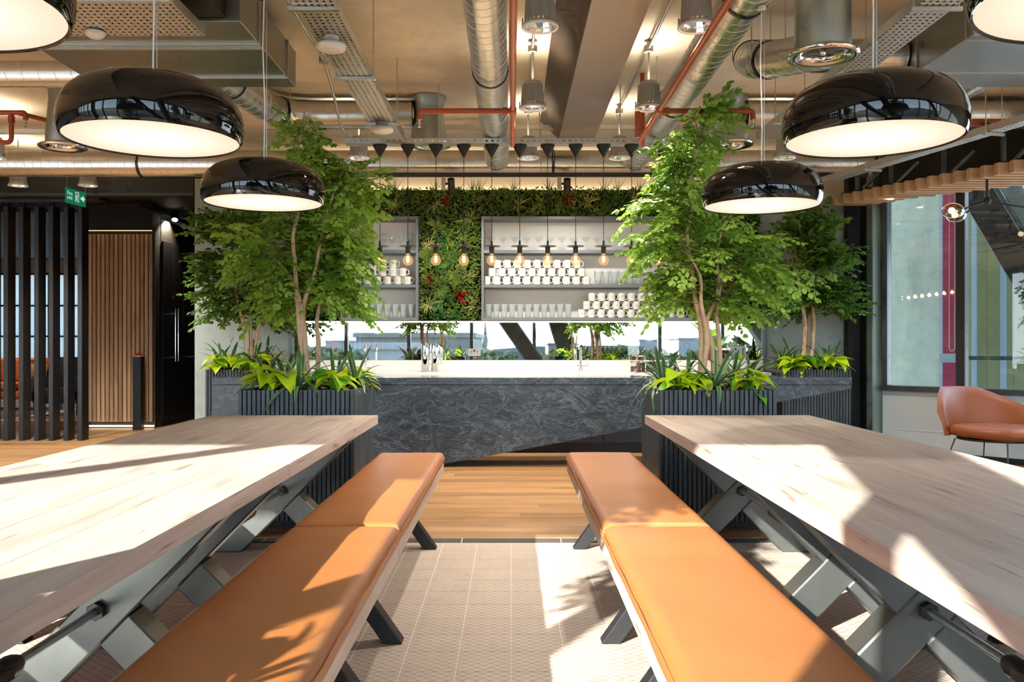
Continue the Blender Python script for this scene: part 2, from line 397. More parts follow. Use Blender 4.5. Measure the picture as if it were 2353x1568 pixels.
# ================================================================== STRUCTURE
CEIL = 3.4; FY = -1.0; WY = 10.0
XL, XR = -14.0, 8.0
# floor slab + tiles + boards
fl = MB().box(XL, XR, FY-.3, 22, -.15, -.0012).build('floor', MT['grout']); fl['kind'] = 'structure'
TS = .2027
def fchild(me, name, x, y, z):
    o = bpy.data.objects.new(name, me); COL.objects.link(o); o.parent = fl
    w_ = fl['_w']; o.location = (x-w_[0], y-w_[1], z-w_[2]); return o
tile_me = MB().box(-.1, .1, -.1, .1, -.008, 0).mesh('tile', MT['tile'], .0012)
cnt = 0; rest = []
for j in range(31):
    yc = 4.98 + .095 - TS*j
    if j == 0: yc = 5.075
    for i in range(-15, 15):
        xc = (i+.5)*TS
        if 1.9 < yc < 5.2 and abs(xc) < 1.75: fchild(tile_me, 'tile', xc, yc, 0)
        else: rest.append((xc, yc))
# remaining tiles: one object per whole grid cannot share local pattern, so they are laid as joined geometry on the same 0.2027 m grid
mb = MB()
for (x, y) in rest: mb.box(x-.1, x+.1, y-.1, y+.1, -.008, 0)
o = mb.build('tile_field', MT['tile_w'], fl); o['kind'] = 'stuff'
strip_me = MB().box(-.298, .298, -.06, .06, -.008, 0).mesh('edge_tile', MT['strip'], .0015)
for i in range(-5, 6): fchild(strip_me, 'edge_tile', i*.6, 5.238, 0)
# floorboards
rb = random.Random(3); plank_cache = {}; np_ = 0
yb = 5.305
rows = []
while yb < 13.2:
    rows.append(yb); yb += .162
for ri, y0 in enumerate(rows):
    x = -7.6 + rb.uniform(-1.2, 0)
    while x < 5.2:
        L = rb.choice((1.7, 2.0, 2.3, 2.6))
        if L not in plank_cache: plank_cache[L] = MB().box(-L/2+.0001, L/2-.0001, -.0805, .0805, -.01, 0).mesh('floorboard', MT['floorwood'], .0005)
        if y0 < 9.5 or x < -3.0:
            fchild(plank_cache[L], 'floorboard', x+L/2, y0+.081, 0); np_ += 1
        x += L
mb = MB()
def boards(x0, x1, y0, y1):
    y = y0
    while y < y1:
        x = x0
        while x < x1:
            L = min(rb.uniform(1.6, 2.6), x1-x); mb.box(x, x+L-.002, y, y+.16, -.01, -.0005); x += L
        y += .162
boards(-13.9, -7.9, 5.3, 21.8); boards(-7.8, -3.6, 13.4, 21.8); boards(-13.9, -3.06, -.9, 5.2); boards(3.06, 7.9, -.9, 9.9); boards(-3.0, 3.9, 9.6, 9.9)
o = mb.build('far_floorboards', MT['floorwood'], fl); o['kind'] = 'stuff'
rug = MB().box(-12.5, -8.0, 13.6, 17.6, .0, .012).build('rug', simple('grey_rug', (.10, .085, .085), .95, 0, .4, 25)); tag(rug, 'mottled grey rug under the orange sofa beyond the black fins', 'rug')
# ceiling
struct('ceiling', MB().prism([(XL, FY-.4, CEIL), (XR+.2, FY-.4, CEIL), (XR+.2, 5.4, CEIL), (4.22, 9.45, CEIL), (4.22, 10.25, CEIL), (-3.4, 10.25, CEIL), (-3.4, 22.2, CEIL), (XL, 22.2, CEIL)], (0, 0, .25)), MT['ceil'], recalc=True)
struct('ceiling_sun_blocker', MB().prism([(XL, FY-.4, CEIL+.251), (XR+.2, FY-.4, CEIL+.251), (XR+.2, 5.4, CEIL+.251), (4.22, 9.45, CEIL+.251), (4.22, 10.25, CEIL+.251), (-3.4, 10.25, CEIL+.251), (-3.4, 22.2, CEIL+.251), (XL, 22.2, CEIL+.251)], (0, 0, 9.0)), MT['conc'], recalc=True)  # unseen upper mass added to keep sun off the outside core wall
struct('wall_left', MB().box(XL-.2, XL, FY-.4, 22.2, -.15, CEIL), MT['conc'])
struct('wall_right', MB().box(XR, XR+.2, FY-.4, 5.4, -.15, CEIL), MT['whitepanel'])
# back wall of the bar, bare concrete with tie-hole dimples
bw = struct('wall_back', MB().box(-3.66, 3.92, WY, WY+.25, -.004, CEIL), MT['conc'])
hole = MB().lathe([(.034, 0), (.040, -.006), (.043, -.006)], 20).lathe([(.033, .0), (.001, .004)], 20)
hm = hole.mesh('tie_hole', MT['conc'], smooth=40)
for (px, py) in ((1775, 772), (1910, 771), (1905, 538), (592, 775), (1775, 538)):
    o = inst(hm, 'tie_hole', bw, (PX(px, WY)-bw['_w'][0], WY-.0035-bw['_w'][1], PZ(py, WY)-bw['_w'][2]), (R(90), 0, 0))
# lit cove: panel added above the green wall, its cream imitates lit concrete
struct('trim_1', MB().box(-2.54, 3.9, 9.988, WY-.001, 2.86, 3.38), MT['cream'])
# facade behind the camera
def window_bay(i, x0, x1):
    w0 = bpy.data.objects.new('window_%d' % i, None); COL.objects.link(w0); w0.location = (x0, FY, 0); w0['_w'] = (x0, FY, 0); w0['kind'] = 'structure'
    MB().box(x0-.04, x0+.04, FY-.09, FY+.09, .06, 3.28).build('mullion', MT['frame'], w0)
    MB().box(x0-.04, x1-.04, FY-.09, FY+.09, 0, .06).build('sill_rail', MT['frame'], w0)
    MB().box(x0-.04, x1-.04, FY-.2, FY+.15, 3.28, CEIL-.001).build('head', MT['frame'], w0)
    MB().box(x0+.04, x1-.04, FY-.01, FY+.01, .06, 3.28).build('pane', MT['glass'], w0)
SP = 1.515; xs = [-.96+SP*n for n in range(-8, 6)]
for k, x in enumerate(xs): window_bay(k+1, x, x+SP)
struct('wall_facade_left', MB().box(XL, xs[0]-.045, FY-.2, FY+.1, 0, CEIL), MT['frame'])
struct('wall_facade_right', MB().box(xs[-1]+SP-.035, XR, FY-.2, FY+.1, 0, CEIL), MT['frame'])
def brace(label, xa, xb, wdt, y0=-.80, y1=-.46):
    P = [(xa, y0, 0), (xa+wdt, y0, 0), (xb+wdt, y0, CEIL-.002), (xb, y0, CEIL-.002)]
    t_ = thing('steel_brace', label, 'brace', (xa+wdt/2, (y0+y1)/2, 0))
    b_ = MB().prism(P, (0, y1-y0, 0)).build('boxed_strut', MT['frame'], t_, .012)
    d = Vector((xb-xa, 0, CEIL)).normalized(); n_ = Vector((d.z, 0, -d.x))
    mbp = MB()
    for sgn in (0, 1):
        c0 = Vector((xa+wdt*sgn, y1, .02)); c1 = Vector((xb+wdt*sgn, y1, CEIL-.03))
        mbp.bar(c0+Vector((0, .01, 0)), c1+Vector((0, .01, 0)), .03, .02, (0, 1, 0))
    mbp.build('flange', MT['framegrey'], t_)
brace('dark steel brace leaning over the gangway beside the window wall', -.30+.68*1.69, -.30-.68*(CEIL-1.69), .42)
brace('steep dark steel brace sharing its foot with the leaning brace', .645+.17*1.69+.44, .645-.17*(CEIL-1.69), .42, -.44, -.10)
brace('steep dark steel brace by the window wall towards the black fins', -5.2, -5.45, .40)
brace('dark steel brace by the window wall near the rust lounge chair', 5.54+.68*1.69, 5.54-.68*(CEIL-1.69), .42)
# right-hand raked glazing line
A0 = Vector((4.06, 9.38)); AD = Vector((.696, -.718)).normalized(); AN = Vector((-AD.y, AD.x))  # AN points outwards
def on_line(px, off=0.0):
    k = (px-CX)/F; Y = (off + A0.dot(AN)) / (k*AN.x + AN.y); return Vector((k*Y, Y))
def quad_wall(pa, pb, z0, z1, th, mbx=None):
    mbx = mbx or MB(); o_ = AN*th
    return mbx.prism([(pa.x, pa.y, z0), (pb.x, pb.y, z0), (pb.x, pb.y, z1), (pa.x, pa.y, z1)], (o_.x, o_.y, 0))
END = A0 + AD*5.6
struct('wall_spandrel', quad_wall(on_line(2028), END, 0, .68, .12), MT['whitepanel'])
struct('trim_2', quad_wall(on_line(2026)-AN*.05, END-AN*.05, .68, .735, .17), MT['frame'])
struct('baseboard_right', quad_wall(on_line(2028)-AN*.02, END-AN*.02, 0, .06, .018), MT['blackm'])
struct('trim_3', quad_wall(on_line(2060)-AN*.004, END-AN*.004, .262, .268, .003), MT['white'])
wq = bpy.data.objects.new('window_20', None); COL.objects.link(wq); p = on_line(2035); wq.location = (p.x, p.y, .73); wq['_w'] = (p.x, p.y, .73); wq['kind'] = 'structure'
for (a, b, nm, mt, z0, z1, f0, th) in ((2029, 2041, 'mullion', 'frame', .735, 3.28, -.03, .12), (2198, 2219, 'mullion', 'blackm', .735, 3.28, -.03, .12)):
    quad_wall(on_line(a)+AN*f0, on_line(b)+AN*f0, z0, z1, th).build(nm, MT[mt], wq, .004)
quad_wall(on_line(2041)+AN*.03, on_line(2198)+AN*.03, .735, 3.28, .012).build('pane', MT['glass'], wq)
quad_wall(on_line(2219)+AN*.03, END-AD*1.6+AN*.03, .735, 3.28, .012).build('pane', MT['glass'], wq)
quad_wall(END-AD*1.6, END, .735, 3.28, .12).build('end_panel', MT['frame'], wq)
quad_wall(on_line(2029)-AN*.02, END-AN*.02, 3.28, CEIL-.001, .14).build('head', MT['frame'], wq)
struct('wall_bulkhead_right', quad_wall(on_line(2029)-AN*.09, END-AN*.09, 2.845, CEIL-.002, .05), MT['blackm'])
# columns between concrete and glazing
struct('trim_4', MB().box(3.84, 4.10, 9.86, 9.99, 0, CEIL-.001), MT['blackm'], bevel=.004)
struct('trim_5', MB().box(PX(1985, 9.7)+.012, PX(2000, 9.7), 9.66, 9.84, 0, CEIL-.001), MT['black'], bevel=.004)
struct('trim_6', MB().box(PX(2001, 9.5), PX(2029, 9.5)+.02, 9.46, 9.62, 0, CEIL-.001), MT['colgrey'], bevel=.006)
struct('wall_corner', MB().box(3.93, 4.3, 9.995, 10.2, 0, CEIL-.001), MT['blackm'])
# outside the raked glazing: concrete core, insulation, red board, green sheathing
e1 = quad_wall(on_line(2030, 2.45), on_line(2159, 2.45), -.6, 7.0, .15).build('core_wall', MT['conc_out']); tag(e1, 'bare pale concrete core wall outside the side window', 'wall')
e2 = quad_wall(on_line(2158, 2.38), on_line(2166, 2.38), -.6, 7.0, .06).build('insulation_strip', simple('mineral_wool', (.45, .45, .45), .9, 0, .8, 120)); tag(e2, 'ragged white insulation edge between concrete and red board', 'insulation')
e3 = quad_wall(on_line(2166, 2.30), on_line(2206, 2.30), -.6, 7.0, .05).build('red_board', simple('red_board_paint', (.30, .012, .035), .5, 0, .12, 3)); tag(e3, 'crimson cladding board standing outside the side window', 'board')
sheath = simple('green_sheathing', (.20, .21, .09), .7, 0, .22, 5)
for k, (a, b) in enumerate(((2218, 2268), (2268, 2330), (2330, 2480))):
    o = quad_wall(on_line(a, 3.2), on_line(b-1, 3.2), -.6, 7.0, .05).build('sheathing_panel', sheath)
    tag(o, ('dusty yellow-green sheathing panel right beside the black mullion', 'dusty yellow-green sheathing panel between the two pale blue straps', 'wide dusty yellow-green sheathing panel behind the rust chair')[k], 'panel', 'sheathing outside the side window')
pale = simple('pale_blue_strap', (.25, .32, .37), .4)
for k, (a, b) in enumerate(((2232, 2243), (2298, 2311))):
    o = quad_wall(on_line(a, 3.1), on_line(b, 3.1), -.6, 7.0, .03).build('blue_strap', pale)
    tag(o, ('pale blue vertical strap next to the black mullion outside', 'pale blue vertical strap crossed low by the diagonal steel')[k], 'strap', 'blue straps outside')
zb = PZ(823, on_line(2250, 2.2).y)
pa = on_line(2199, 2.1); pb = on_line(2480, 2.6)
o = MB().bar((pa.x, pa.y, zb), (pb.x, pb.y, zb), .05, .05).build('scaffold_rail', MT['black']); tag(o, 'black horizontal scaffold rail outside the side window', 'rail')
pc = on_line(2158, 2.12); pd = on_line(2196, 2.12)
o = quad_wall(pc, pd, zb-.06, zb+.05, .04).build('clamp_plate', MT['greyp']); tag(o, 'grey clamp plate holding the scaffold rail to the concrete', 'bracket')
# big diagonal steel outside
d0 = on_line(2212, .8); d1 = on_line(2460, .8)
def dz(py, P): return PZ(py, P.y)
q0 = on_line(2222, 1.2); q1 = on_line(2440, 1.2)
poly = [(q0.x, q0.y, dz(480, q0)), (q1.x, q1.y, dz(850, q1)), (q1.x, q1.y, dz(690, q1)), (q0.x, q0.y, dz(330, q0))]
o = MB().prism(poly, (AN.x*.22, AN.y*.22, 0)).build('outer_diagonal_column', MT['black'], bevel=.01); tag(o, 'massive black diagonal steel column outside the side window', 'column')
poly = [(q0.x, q0.y, dz(310, q0)), (q1.x, q1.y, dz(690, q1)), (q1.x, q1.y, dz(600, q1)), (q0.x, q0.y, dz(200, q0))]
o = MB().prism([Vector(p_)+Vector((AN.x*.1, AN.y*.1, 0)) for p_ in poly], (AN.x*.25, AN.y*.25, 0)).build('outer_diagonal_flange', MT['framegrey'], bevel=.01); tag(o, 'grey-blue steel member running above the black diagonal column', 'column')

# ---------------------------------------------------------------- left lounge and corridor
struct('wall_bulkhead', MB().box(XL, -3.67, 10.0, 10.25, 2.915, CEIL-.001), MT['blackm'])
struct('trim_7', MB().box(XL, -3.67, 9.97, 9.999, 2.895, 2.925), MT['frame'])
struct('wall_far', MB().box(XL, -3.4, 20.0, 20.2, -.1, .75), MT['blackm'])
struct('wall_far_top', MB().box(XL, -3.4, 20.0, 20.2, 2.80, CEIL-.001), simple('cream_lintel', (.42, .30, .20), .7))
blind = NT('blue_grey_blind'); tl = blind.n('BsdfTranslucent', Color=(.80, .86, .86, 1)); df = blind.n('BsdfDiffuse', Color=(.40, .52, .58, 1))
blindm = blind.done(blind.n('MixShader', i0=.55, i1=tl.outputs[0], i2=df.outputs[0]).outputs[0])
for i, x0 in enumerate((-13.9, -12.3, -10.7, -9.1, -7.5)):
    wn = bpy.data.objects.new('window_%d' % (21+i), None); COL.objects.link(wn); wn.location = (x0, 20, .75); wn['_w'] = (x0, 20, .75); wn['kind'] = 'structure'
    fr = MB().box(x0, x0+.05, 19.97, 20.1, .75, 2.80)
    for z in (.75, 1.32, 2.03, 2.76): fr.box(x0, x0+1.6, 19.97, 20.08, z, z+.035)
    fr.build('window_frame', MT['blackm'], wn)
    MB().box(x0+.05, x0+1.6, 20.05, 20.06, .75, 2.80).build('frosted_pane', blindm, wn)
struct('wall_far_end', MB().box(-5.95, -3.4, 20.0, 20.2, .75, 2.80), MT['blackm'])
struct('ceiling_lounge', MB().box(XL, -5.95, 12.6, 19.9, 3.10, 3.14), MT['blackm'])
# oak slat wall: backing, slats, LED lines
sw = struct('wall_slatted', MB().box(-5.92, -4.99, 12.12, 12.3, 0, CEIL-.001), MT['blackm'])
sl_me = MB().box(-.0225, .0225, -.02, .02, 0, 2.62).mesh('slat', MT['slatoak'], .002)
for k in range(15):
    inst(sl_me, 'slat', sw, (-5.885+k*.0605-sw['_w'][0], 12.10-sw['_w'][1], .09-sw['_w'][2]))
struct('wall_slat_head', MB().box(-5.94, -4.97, 11.98, 12.119, 2.76, CEIL-.001), MT['blackm'])
o = MB().box(-5.9, -5.0, 12.03, 12.04, 2.750, 2.757).build('led_strip', emis('copper_led', (1.0, .62, .32), 2.2)); tag(o, 'glowing LED line along the top of the oak slats', 'light strip')
o = MB().box(-5.9, -5.0, 12.085, 12.11, .02, .04).build('led_strip', MT['led']); tag(o, 'glowing LED line along the foot of the oak slats', 'light strip')
# tall black cupboards along x=-5
cab = thing('tall_cupboard', 'run of tall black cupboards with long steel bar handles', 'cupboard', (-5.2, 13.4, 0))
MB().box(-5.6, -4.985, 12.31, 14.6, 0, 2.95).build('body', MT['blackm'], cab)
for k, (ya, yb_) in enumerate(((12.34, 12.72), (12.73, 13.11), (13.12, 13.50), (13.51, 13.89), (13.90, 14.28))):
    dr = MB().box(-4.984, -4.966, ya, yb_, .08, 2.65).build('door', MT['black'], cab, .003)
    hy = yb_-.05 if k % 2 == 0 else ya+.05
    h = MB().tube([(-4.966, hy, .98), (-4.92, hy, .98)], .006, 6).tube([(-4.966, hy, 1.62), (-4.92, hy, 1.62)], .006, 6).tube([(-4.92, hy, .92), (-4.92, hy, 1.70)], .009, 8)
    h.build('bar_handle', MT['chrome'], dr)
    for z in (.45, 1.2, 1.85, 2.45): MB().box(-4.966, -4.962, ya-.004, ya+.004, z, z+.02).build('hinge', MT['chrome'], dr)
struct('wall_corridor_end', MB().box(-4.98, -3.4, 14.6, 14.8, 0, CEIL-.001), MT['blackm'])
struct('wall_corridor_right', MB().box(-3.66, -3.4, 10.26, 14.59, 0, CEIL-.001), MT['blackm'])
struct('ceiling_corridor', MB().box(-5.95, -3.67, 10.26, 14.59, 3.12, 3.16), MT['blackm'])
# black fins
for k, px in enumerate((-12, 22, 57, 92, 125, 159, 191)):
    Y = 10.62; x = PX(px, Y)
    f = thing('black_fin', 'tall black vertical fin of the floor-to-ceiling screen', 'fin', (x, Y, 0), 'black fins of the screen')
    MB().box(x-.028, x+.028, Y-.085, Y+.085, 0, 2.86).build('blade', MT['black'], f, .004)
    MB().tube([(x, Y, 2.86), (x, Y, 2.94)], .008, 6).build('fixing_pin', MT['chrome'], f)
o = MB().box(-7.2, -5.0, 10.5, 10.74, 2.94, 2.99).build('head_rail', MT['blackm']); tag(o, 'black rail that carries the row of vertical fins', 'rail')
# bollard with red dome
Yb = 11.9; xb_ = PX(318, Yb)
bo = thing('bollard', 'slim black bollard with a red dome in front of oak slats', 'bollard', (xb_, Yb, 0))
MB().box(xb_-.058, xb_+.058, Yb-.058, Yb+.058, 0, PZ(820, Yb)).build('post', MT['black'], bo, .004)
MB().lathe([(.05, 0), (.05, .012), (.044, .03), (.028, .046), (.001, .053)], 16, (xb_, Yb, PZ(820, Yb)), cap0=True).build('red_dome', MT['reddome'], bo, smooth=50)
MB().lathe([(.053, 0), (.053, .008), (.048, .010)], 16, (xb_, Yb, PZ(820, Yb)), cap0=True, cap1=True).build('dome_collar', MT['white'], bo, smooth=50)
# sofa + armchair in the lounge
so = thing('sofa', 'orange leather sofa with cushions beyond the black fins', 'sofa', (-9.0, 15.6, .012))
MB().box(-10.4, -7.75, 15.1, 15.9, .20, .36).build('base', MT['sofa'], so, .03, 60)
for k in range(3): MB().box(-10.38+k*.88, -9.52+k*.88, 15.08, 15.6, .36, .50).build('seat_cushion', MT['sofa'], so, .04, 60, seg=2)
for k in range(3): MB().box(-10.38+k*.88, -9.52+k*.88, 15.58, 15.85, .48, .92).build('back_cushion', MT['sofa'], so, .06, 60, seg=2)
for x in (-10.3, -7.9):
    for y in (15.2, 15.8): MB().tube([(x, y, .012), (x, y, .2)], .02, 8).build('leg', MT['blackm'], so)
MB().obox((-8.5, 15.42, .66), (.42, .12, .36), Matrix.Rotation(R(-20), 3, 'X')).build('throw_cushion', MT['leather2'], so, .05, 60, seg=2)
ar = thing('armchair', 'dark upholstered armchair beside the orange sofa', 'armchair', (-7.4, 14.4, .012))
dk = simple('charcoal_fabric', (.03, .03, .034), .9)
MB().box(-7.85, -7.05, 14.1, 14.8, .2, .45).build('seat', dk, ar, .04, 60)
MB().box(-7.85, -7.05, 14.65, 14.85, .42, .95).build('backrest', dk, ar, .05, 60)
for x0 in (-7.87, -7.17): MB().box(x0, x0+.14, 14.1, 14.8, .22, .64).build('armrest', dk, ar, .04, 60)
for x in (-7.8, -7.1):
    for y in (14.15, 14.75): MB().tube([(x, y, .012), (x, y, .22)], .018, 8).build('leg', MT['blackm'], ar)

# ================================================================== BAR
bar = thing('bar_counter', 'long bar counter clad in veined charcoal granite with a wedge-shaped front', 'bar counter', (.2, 8.5, 0))
BY = 8.3; bt = .862; sl = .1775
def wz(X):   # lower edge of the front panel
    return max(.004, PZ(893 + sl*(1957 - (CX + X*F/BY)), BY))
xf0 = (985-CX)*BY/F
top_ = bt-.07
MB().prism([(-2.87, BY, .004), (xf0, BY, .004), (PX(1957, BY), BY, wz(PX(1957, BY))), (PX(1957, BY), BY, top_-.003), (-2.87, BY, top_-.003)], (0, .04, 0)).build('front_panel', MT['granite'], bar, recalc=True)
MB().box(-2.87, PX(1957, BY), BY-.002, BY+.042, top_, bt-.0).build('front_edge', MT['granite'], bar, .003)
MB().box(-2.87, PX(1957, BY), BY+.0425, 8.80, bt-.03, bt).build('worktop', MT['granitetop'], bar)
MB().box(-2.85, -1.3, BY+.05, 8.78, .004, bt-.031).build('carcass', MT['blackm'], bar)
MB().prism([(-1.29, BY+.05, bt-.032), (2.6, BY+.05, bt-.032), (2.6, BY+.05, bt-.09), (-1.29, BY+.05, .30)], (0, .06, 0)).build('support_rib', MT['blackm'], bar, recalc=True)
# back counter
bc = thing('back_counter', 'low black back-bar counter with white marble top and upstand', 'counter', (.1, 9.6, 0))
MB().box(-2.58, 2.78, 9.36, 9.97, .10, .83).build('carcass', MT['blackm'], bc)
MB().box(-2.58, 2.78, 9.42, 9.97, .002, .10).build('plinth', MT['blackm'], bc)
for k in range(9):
    x0 = -2.57+k*.594
    d_ = MB().box(x0, x0+.588, 9.34, 9.36, .115, .815).build('door', MT['black'], bc, .003)
    MB().box(x0+.2, x0+.4, 9.325, 9.34, .70, .712).build('handle', MT['chrome'], d_)
MB().box(-2.58, 2.80, 9.31, 9.985, .832, .872).build('worktop', MT['marble'], bc, .003)
MB().box(PX(672, WY)+.03, PX(1755, WY)-.02, 9.955, 9.985, .873, PZ(828, 9.96)).build('upstand', MT['marble'], bc)
# mirror strip
mr = thing('mirror', 'long horizontal mirror strip above the white upstand', 'mirror', (.18, 9.98, 1.0))
mx0, mx1 = PX(676, WY), PX(1749, WY); mz0, mz1 = PZ(828, 9.96)+.002, PZ(741, WY)
MB().box(mx0, mx1, 9.978, 9.99, mz0, mz1).build('mirror_glass', MT['mirror'], mr)
for (a, b) in ((mx0-.04, mx0-.001), (mx1+.001, mx1+.035)):
    MB().box(a, b, 9.95, 9.995, mz0, mz1).build('mirror_frame', MT['shelf'], mr)
# sockets on the mirror
def socket(px, py, label):
    Y = 9.97; x = PX(px, Y); z = PZ(py, Y)
    s = thing('wall_socket', label, 'socket', (x, Y, z), 'double sockets on the mirror')
    MB().box(x-.073, x+.073, Y-.002, Y+.006, z-.043, z+.043).build('plate', MT['greyp'], s, .002)
    for dx in (-.036, .036):
        pn = MB().box(x+dx-.004, x+dx+.004, Y-.005, Y-.0022, z+.002, z+.014)
        pn.box(x+dx-.012, x+dx-.005, Y-.005, Y-.0022, z-.018, z-.012).box(x+dx+.005, x+dx+.012, Y-.005, Y-.0022, z-.018, z-.012)
        pn.build('socket_holes', MT['blackm'], s)
    MB().box(x-.012, x+.012, Y-.006, Y-.0022, z+.008, z+.028).build('switch', MT['black'], s)
socket(1090, 810, 'grey double wall socket beside the steel pitchers')
socket(1690, 806, 'grey double wall socket beside the small framed screen')

# shelves
SY0, SY1 = 9.70, 9.985
shelf_z = [PZ(661, SY0), PZ(582, SY0)]
Zb, Zt = PZ(737, SY0), PZ(497, SY0)
SB = {}
def shelf_unit(x0, x1, label):
    s = thing('wall_shelf_unit', label, 'shelf', ((x0+x1)/2, 9.85, Zb))
    th = .034
    MB().box(x0, x1, SY1-.012, SY1, Zb+th, Zt-th).build('back_panel', MT['shelfback'], s)
    for (a, b) in ((x0, x0+.03), (x1-.03, x1)): MB().box(a, b, SY0, SY1-.0125, Zb+th, Zt-th).build('side', MT['shelf'], s, .002)
    MB().box(x0, x1, SY0, SY1, Zt-th, Zt).build('top', MT['shelf'], s, .002)
    MB().box(x0, x1, SY0, SY1, Zb, Zb+th).build('bottom', MT['shelf'], s, .002)
    for z in shelf_z: MB().box(x0+.031, x1-.031, SY0+.004, SY1-.0125, z, z+.036).build('shelf_board', MT['shelf'], s, .002)
    return s
LX0, LX1 = PX(782, SY0), PX(961, SY0); RX0, RX1 = PX(1106, SY0), PX(1592, SY0)
shelf_unit(LX0, LX1, 'short grey wall shelf unit beside the leafy strip of green wall')
shelf_unit(RX0, RX1, 'long grey wall shelf unit holding martini glasses, mugs and tumblers')
o = MB().box(PX(690, 9.75), PX(1745, 9.75), 9.90, 9.93, Zb-.014, Zb-.003).build('led_strip', MT['led']); tag(o, 'warm LED line under the shelves and green wall', 'light strip')
struct('trim_8', MB().box(PX(676, 9.75), PX(1752, 9.75), 9.74, 9.985, Zb-.003, Zb-.0005), MT['shelf'])

# ================================================================== TABLES AND BENCHES
TZ = .738
def xframe(mbs, xc, y, half, ztop, w_, d_, name_cb):
    pass
def leg_poly(x0, x1, w_, z1, z0=0.0):
    """parallelogram leg in the XZ plane, horizontal width chosen so the true width is w_"""
    dx = x1-x0; L = math.hypot(dx, z1-z0); hw = w_*L/(z1-z0)/2
    return [(x0-hw, z0), (x0+hw, z0), (x1+hw, z1), (x1-hw, z1)]
def table(x0, x1, y0, y1, frames, label, sgn):
    t_ = thing('trestle_table', label, 'table', ((x0+x1)/2, (y0+y1)/2, 0), 'oak trestle tables')
    n = 5; wd = (x1-x0)/n
    for k in range(n):
        MB().box(x0+k*wd+.00015, x0+(k+1)*wd-.00015, y0, y1, TZ-.055, TZ).build('table_plank', MT['oak'], t_, .0007, center=True)
    xc = (x0+x1)/2 + (.062 if sgn < 0 else -.05)
    zt = TZ-.066
    for y in frames:
        MB().box(x0+.12, x1-.12, y-.06, y+.06, zt+.001, TZ-.0555).build('mounting_plate', MT['steel'], t_)
        p = leg_poly(xc-.33, xc+.33, .135, zt)
        MB().prism([(a, y-.06, b) for a, b in p], (0, .12, 0)).build('leg', MT['steel'], t_, .006, recalc=True)
        # second leg in two halves, welded to the first
        p2 = leg_poly(xc+.33, xc-.33, .135, zt)
        f = lambda a, b, tt: (a[0]+(b[0]-a[0])*tt, a[1]+(b[1]-a[1])*tt)
        lo, hi = .385, .615
        low = [p2[0], p2[1], f(p2[1], p2[2], lo), f(p2[0], p2[3], hi-.23+.23)]
        bl, br, tr_, tl_ = p2
        # cut lines parallel to the first leg
        def cut(side, off):   # intersection of an edge of leg 2 with a side of leg 1
            (ax, az), (bx, bz) = side; (cx_, cz), (dx_, dz_) = off
            r = (bx-ax, bz-az); s_ = (dx_-cx_, dz_-cz); den = r[0]*s_[1]-r[1]*s_[0]
            u_ = ((cx_-ax)*s_[1]-(cz-az)*s_[0])/den; return (ax+u_*r[0], az+u_*r[1])
        l1 = (p[0], p[3]); r1 = (p[1], p[2]); l2 = (bl, tl_); r2 = (br, tr_)
        lowp = [bl, br, cut(r2, r1), cut(l2, r1)]
        upp = [cut(l2, l1), cut(r2, l1), tr_, tl_]
        for q in (lowp, upp):
            MB().prism([(a, y-.059, b) for a, b in q], (0, .118, 0)).build('leg_half', MT['steel'], t_, .005, recalc=True)
    # tie rod with turnbuckle
    zr = .352; ya, yb = frames[0], frames[-1]; ym = ya+(yb-ya)*.40
    MB().tube([(xc, ya-.07, zr), (xc, ym-.16, zr)], .013, 10).build('tie_rod', MT['rawbolt'], t_, smooth=40)
    MB().tube([(xc, ym+.16, zr), (xc, yb+.07, zr)], .013, 10).build('tie_rod', MT['rawbolt'], t_, smooth=40)
    tb = MB().tube([(xc, ym-.30, zr), (xc, ym-.27, zr), (xc, ym-.20, zr)], [.022, .032, .032], 12)
    tb.tube([(xc, ym+.20, zr), (xc, ym+.27, zr), (xc, ym+.30, zr)], [.032, .032, .022], 12)
    for sx in (-.027, .027): tb.bar((xc+sx, ym-.23, zr), (xc+sx, ym+.23, zr), .014, .030)
    tb.build('turnbuckle', MT['rod'], t_, smooth=40)['kind'] = 'stuff'
    for y in frames:
        for s_ in (-1, 1):
            yy = y + s_*.074
            MB().tube([(xc, yy-.012, zr), (xc, yy+.012, zr)], .030, 6).build('hex_nut', MT['rod'], t_, .002)
    return t_
table(-1.895, -.845, 3.304, 5.48, (3.44, 5.0), 'pale oak table abutting the planter of the tall tree near the black fins', -1)
table(-1.895, -.845, 1.12, 3.296, (1.45, 2.80), 'pale oak table in line with the fin-side table, standing closer to the windows', -1)
table(.845, 1.885, 3.304, 5.48, (3.44, 5.0), 'pale oak table abutting the planter on the lounge-chair side', 1)
table(.845, 1.885, 1.12, 3.296, (1.45, 2.80), 'pale oak table in line with the chair-side table, standing closer to the windows', 1)

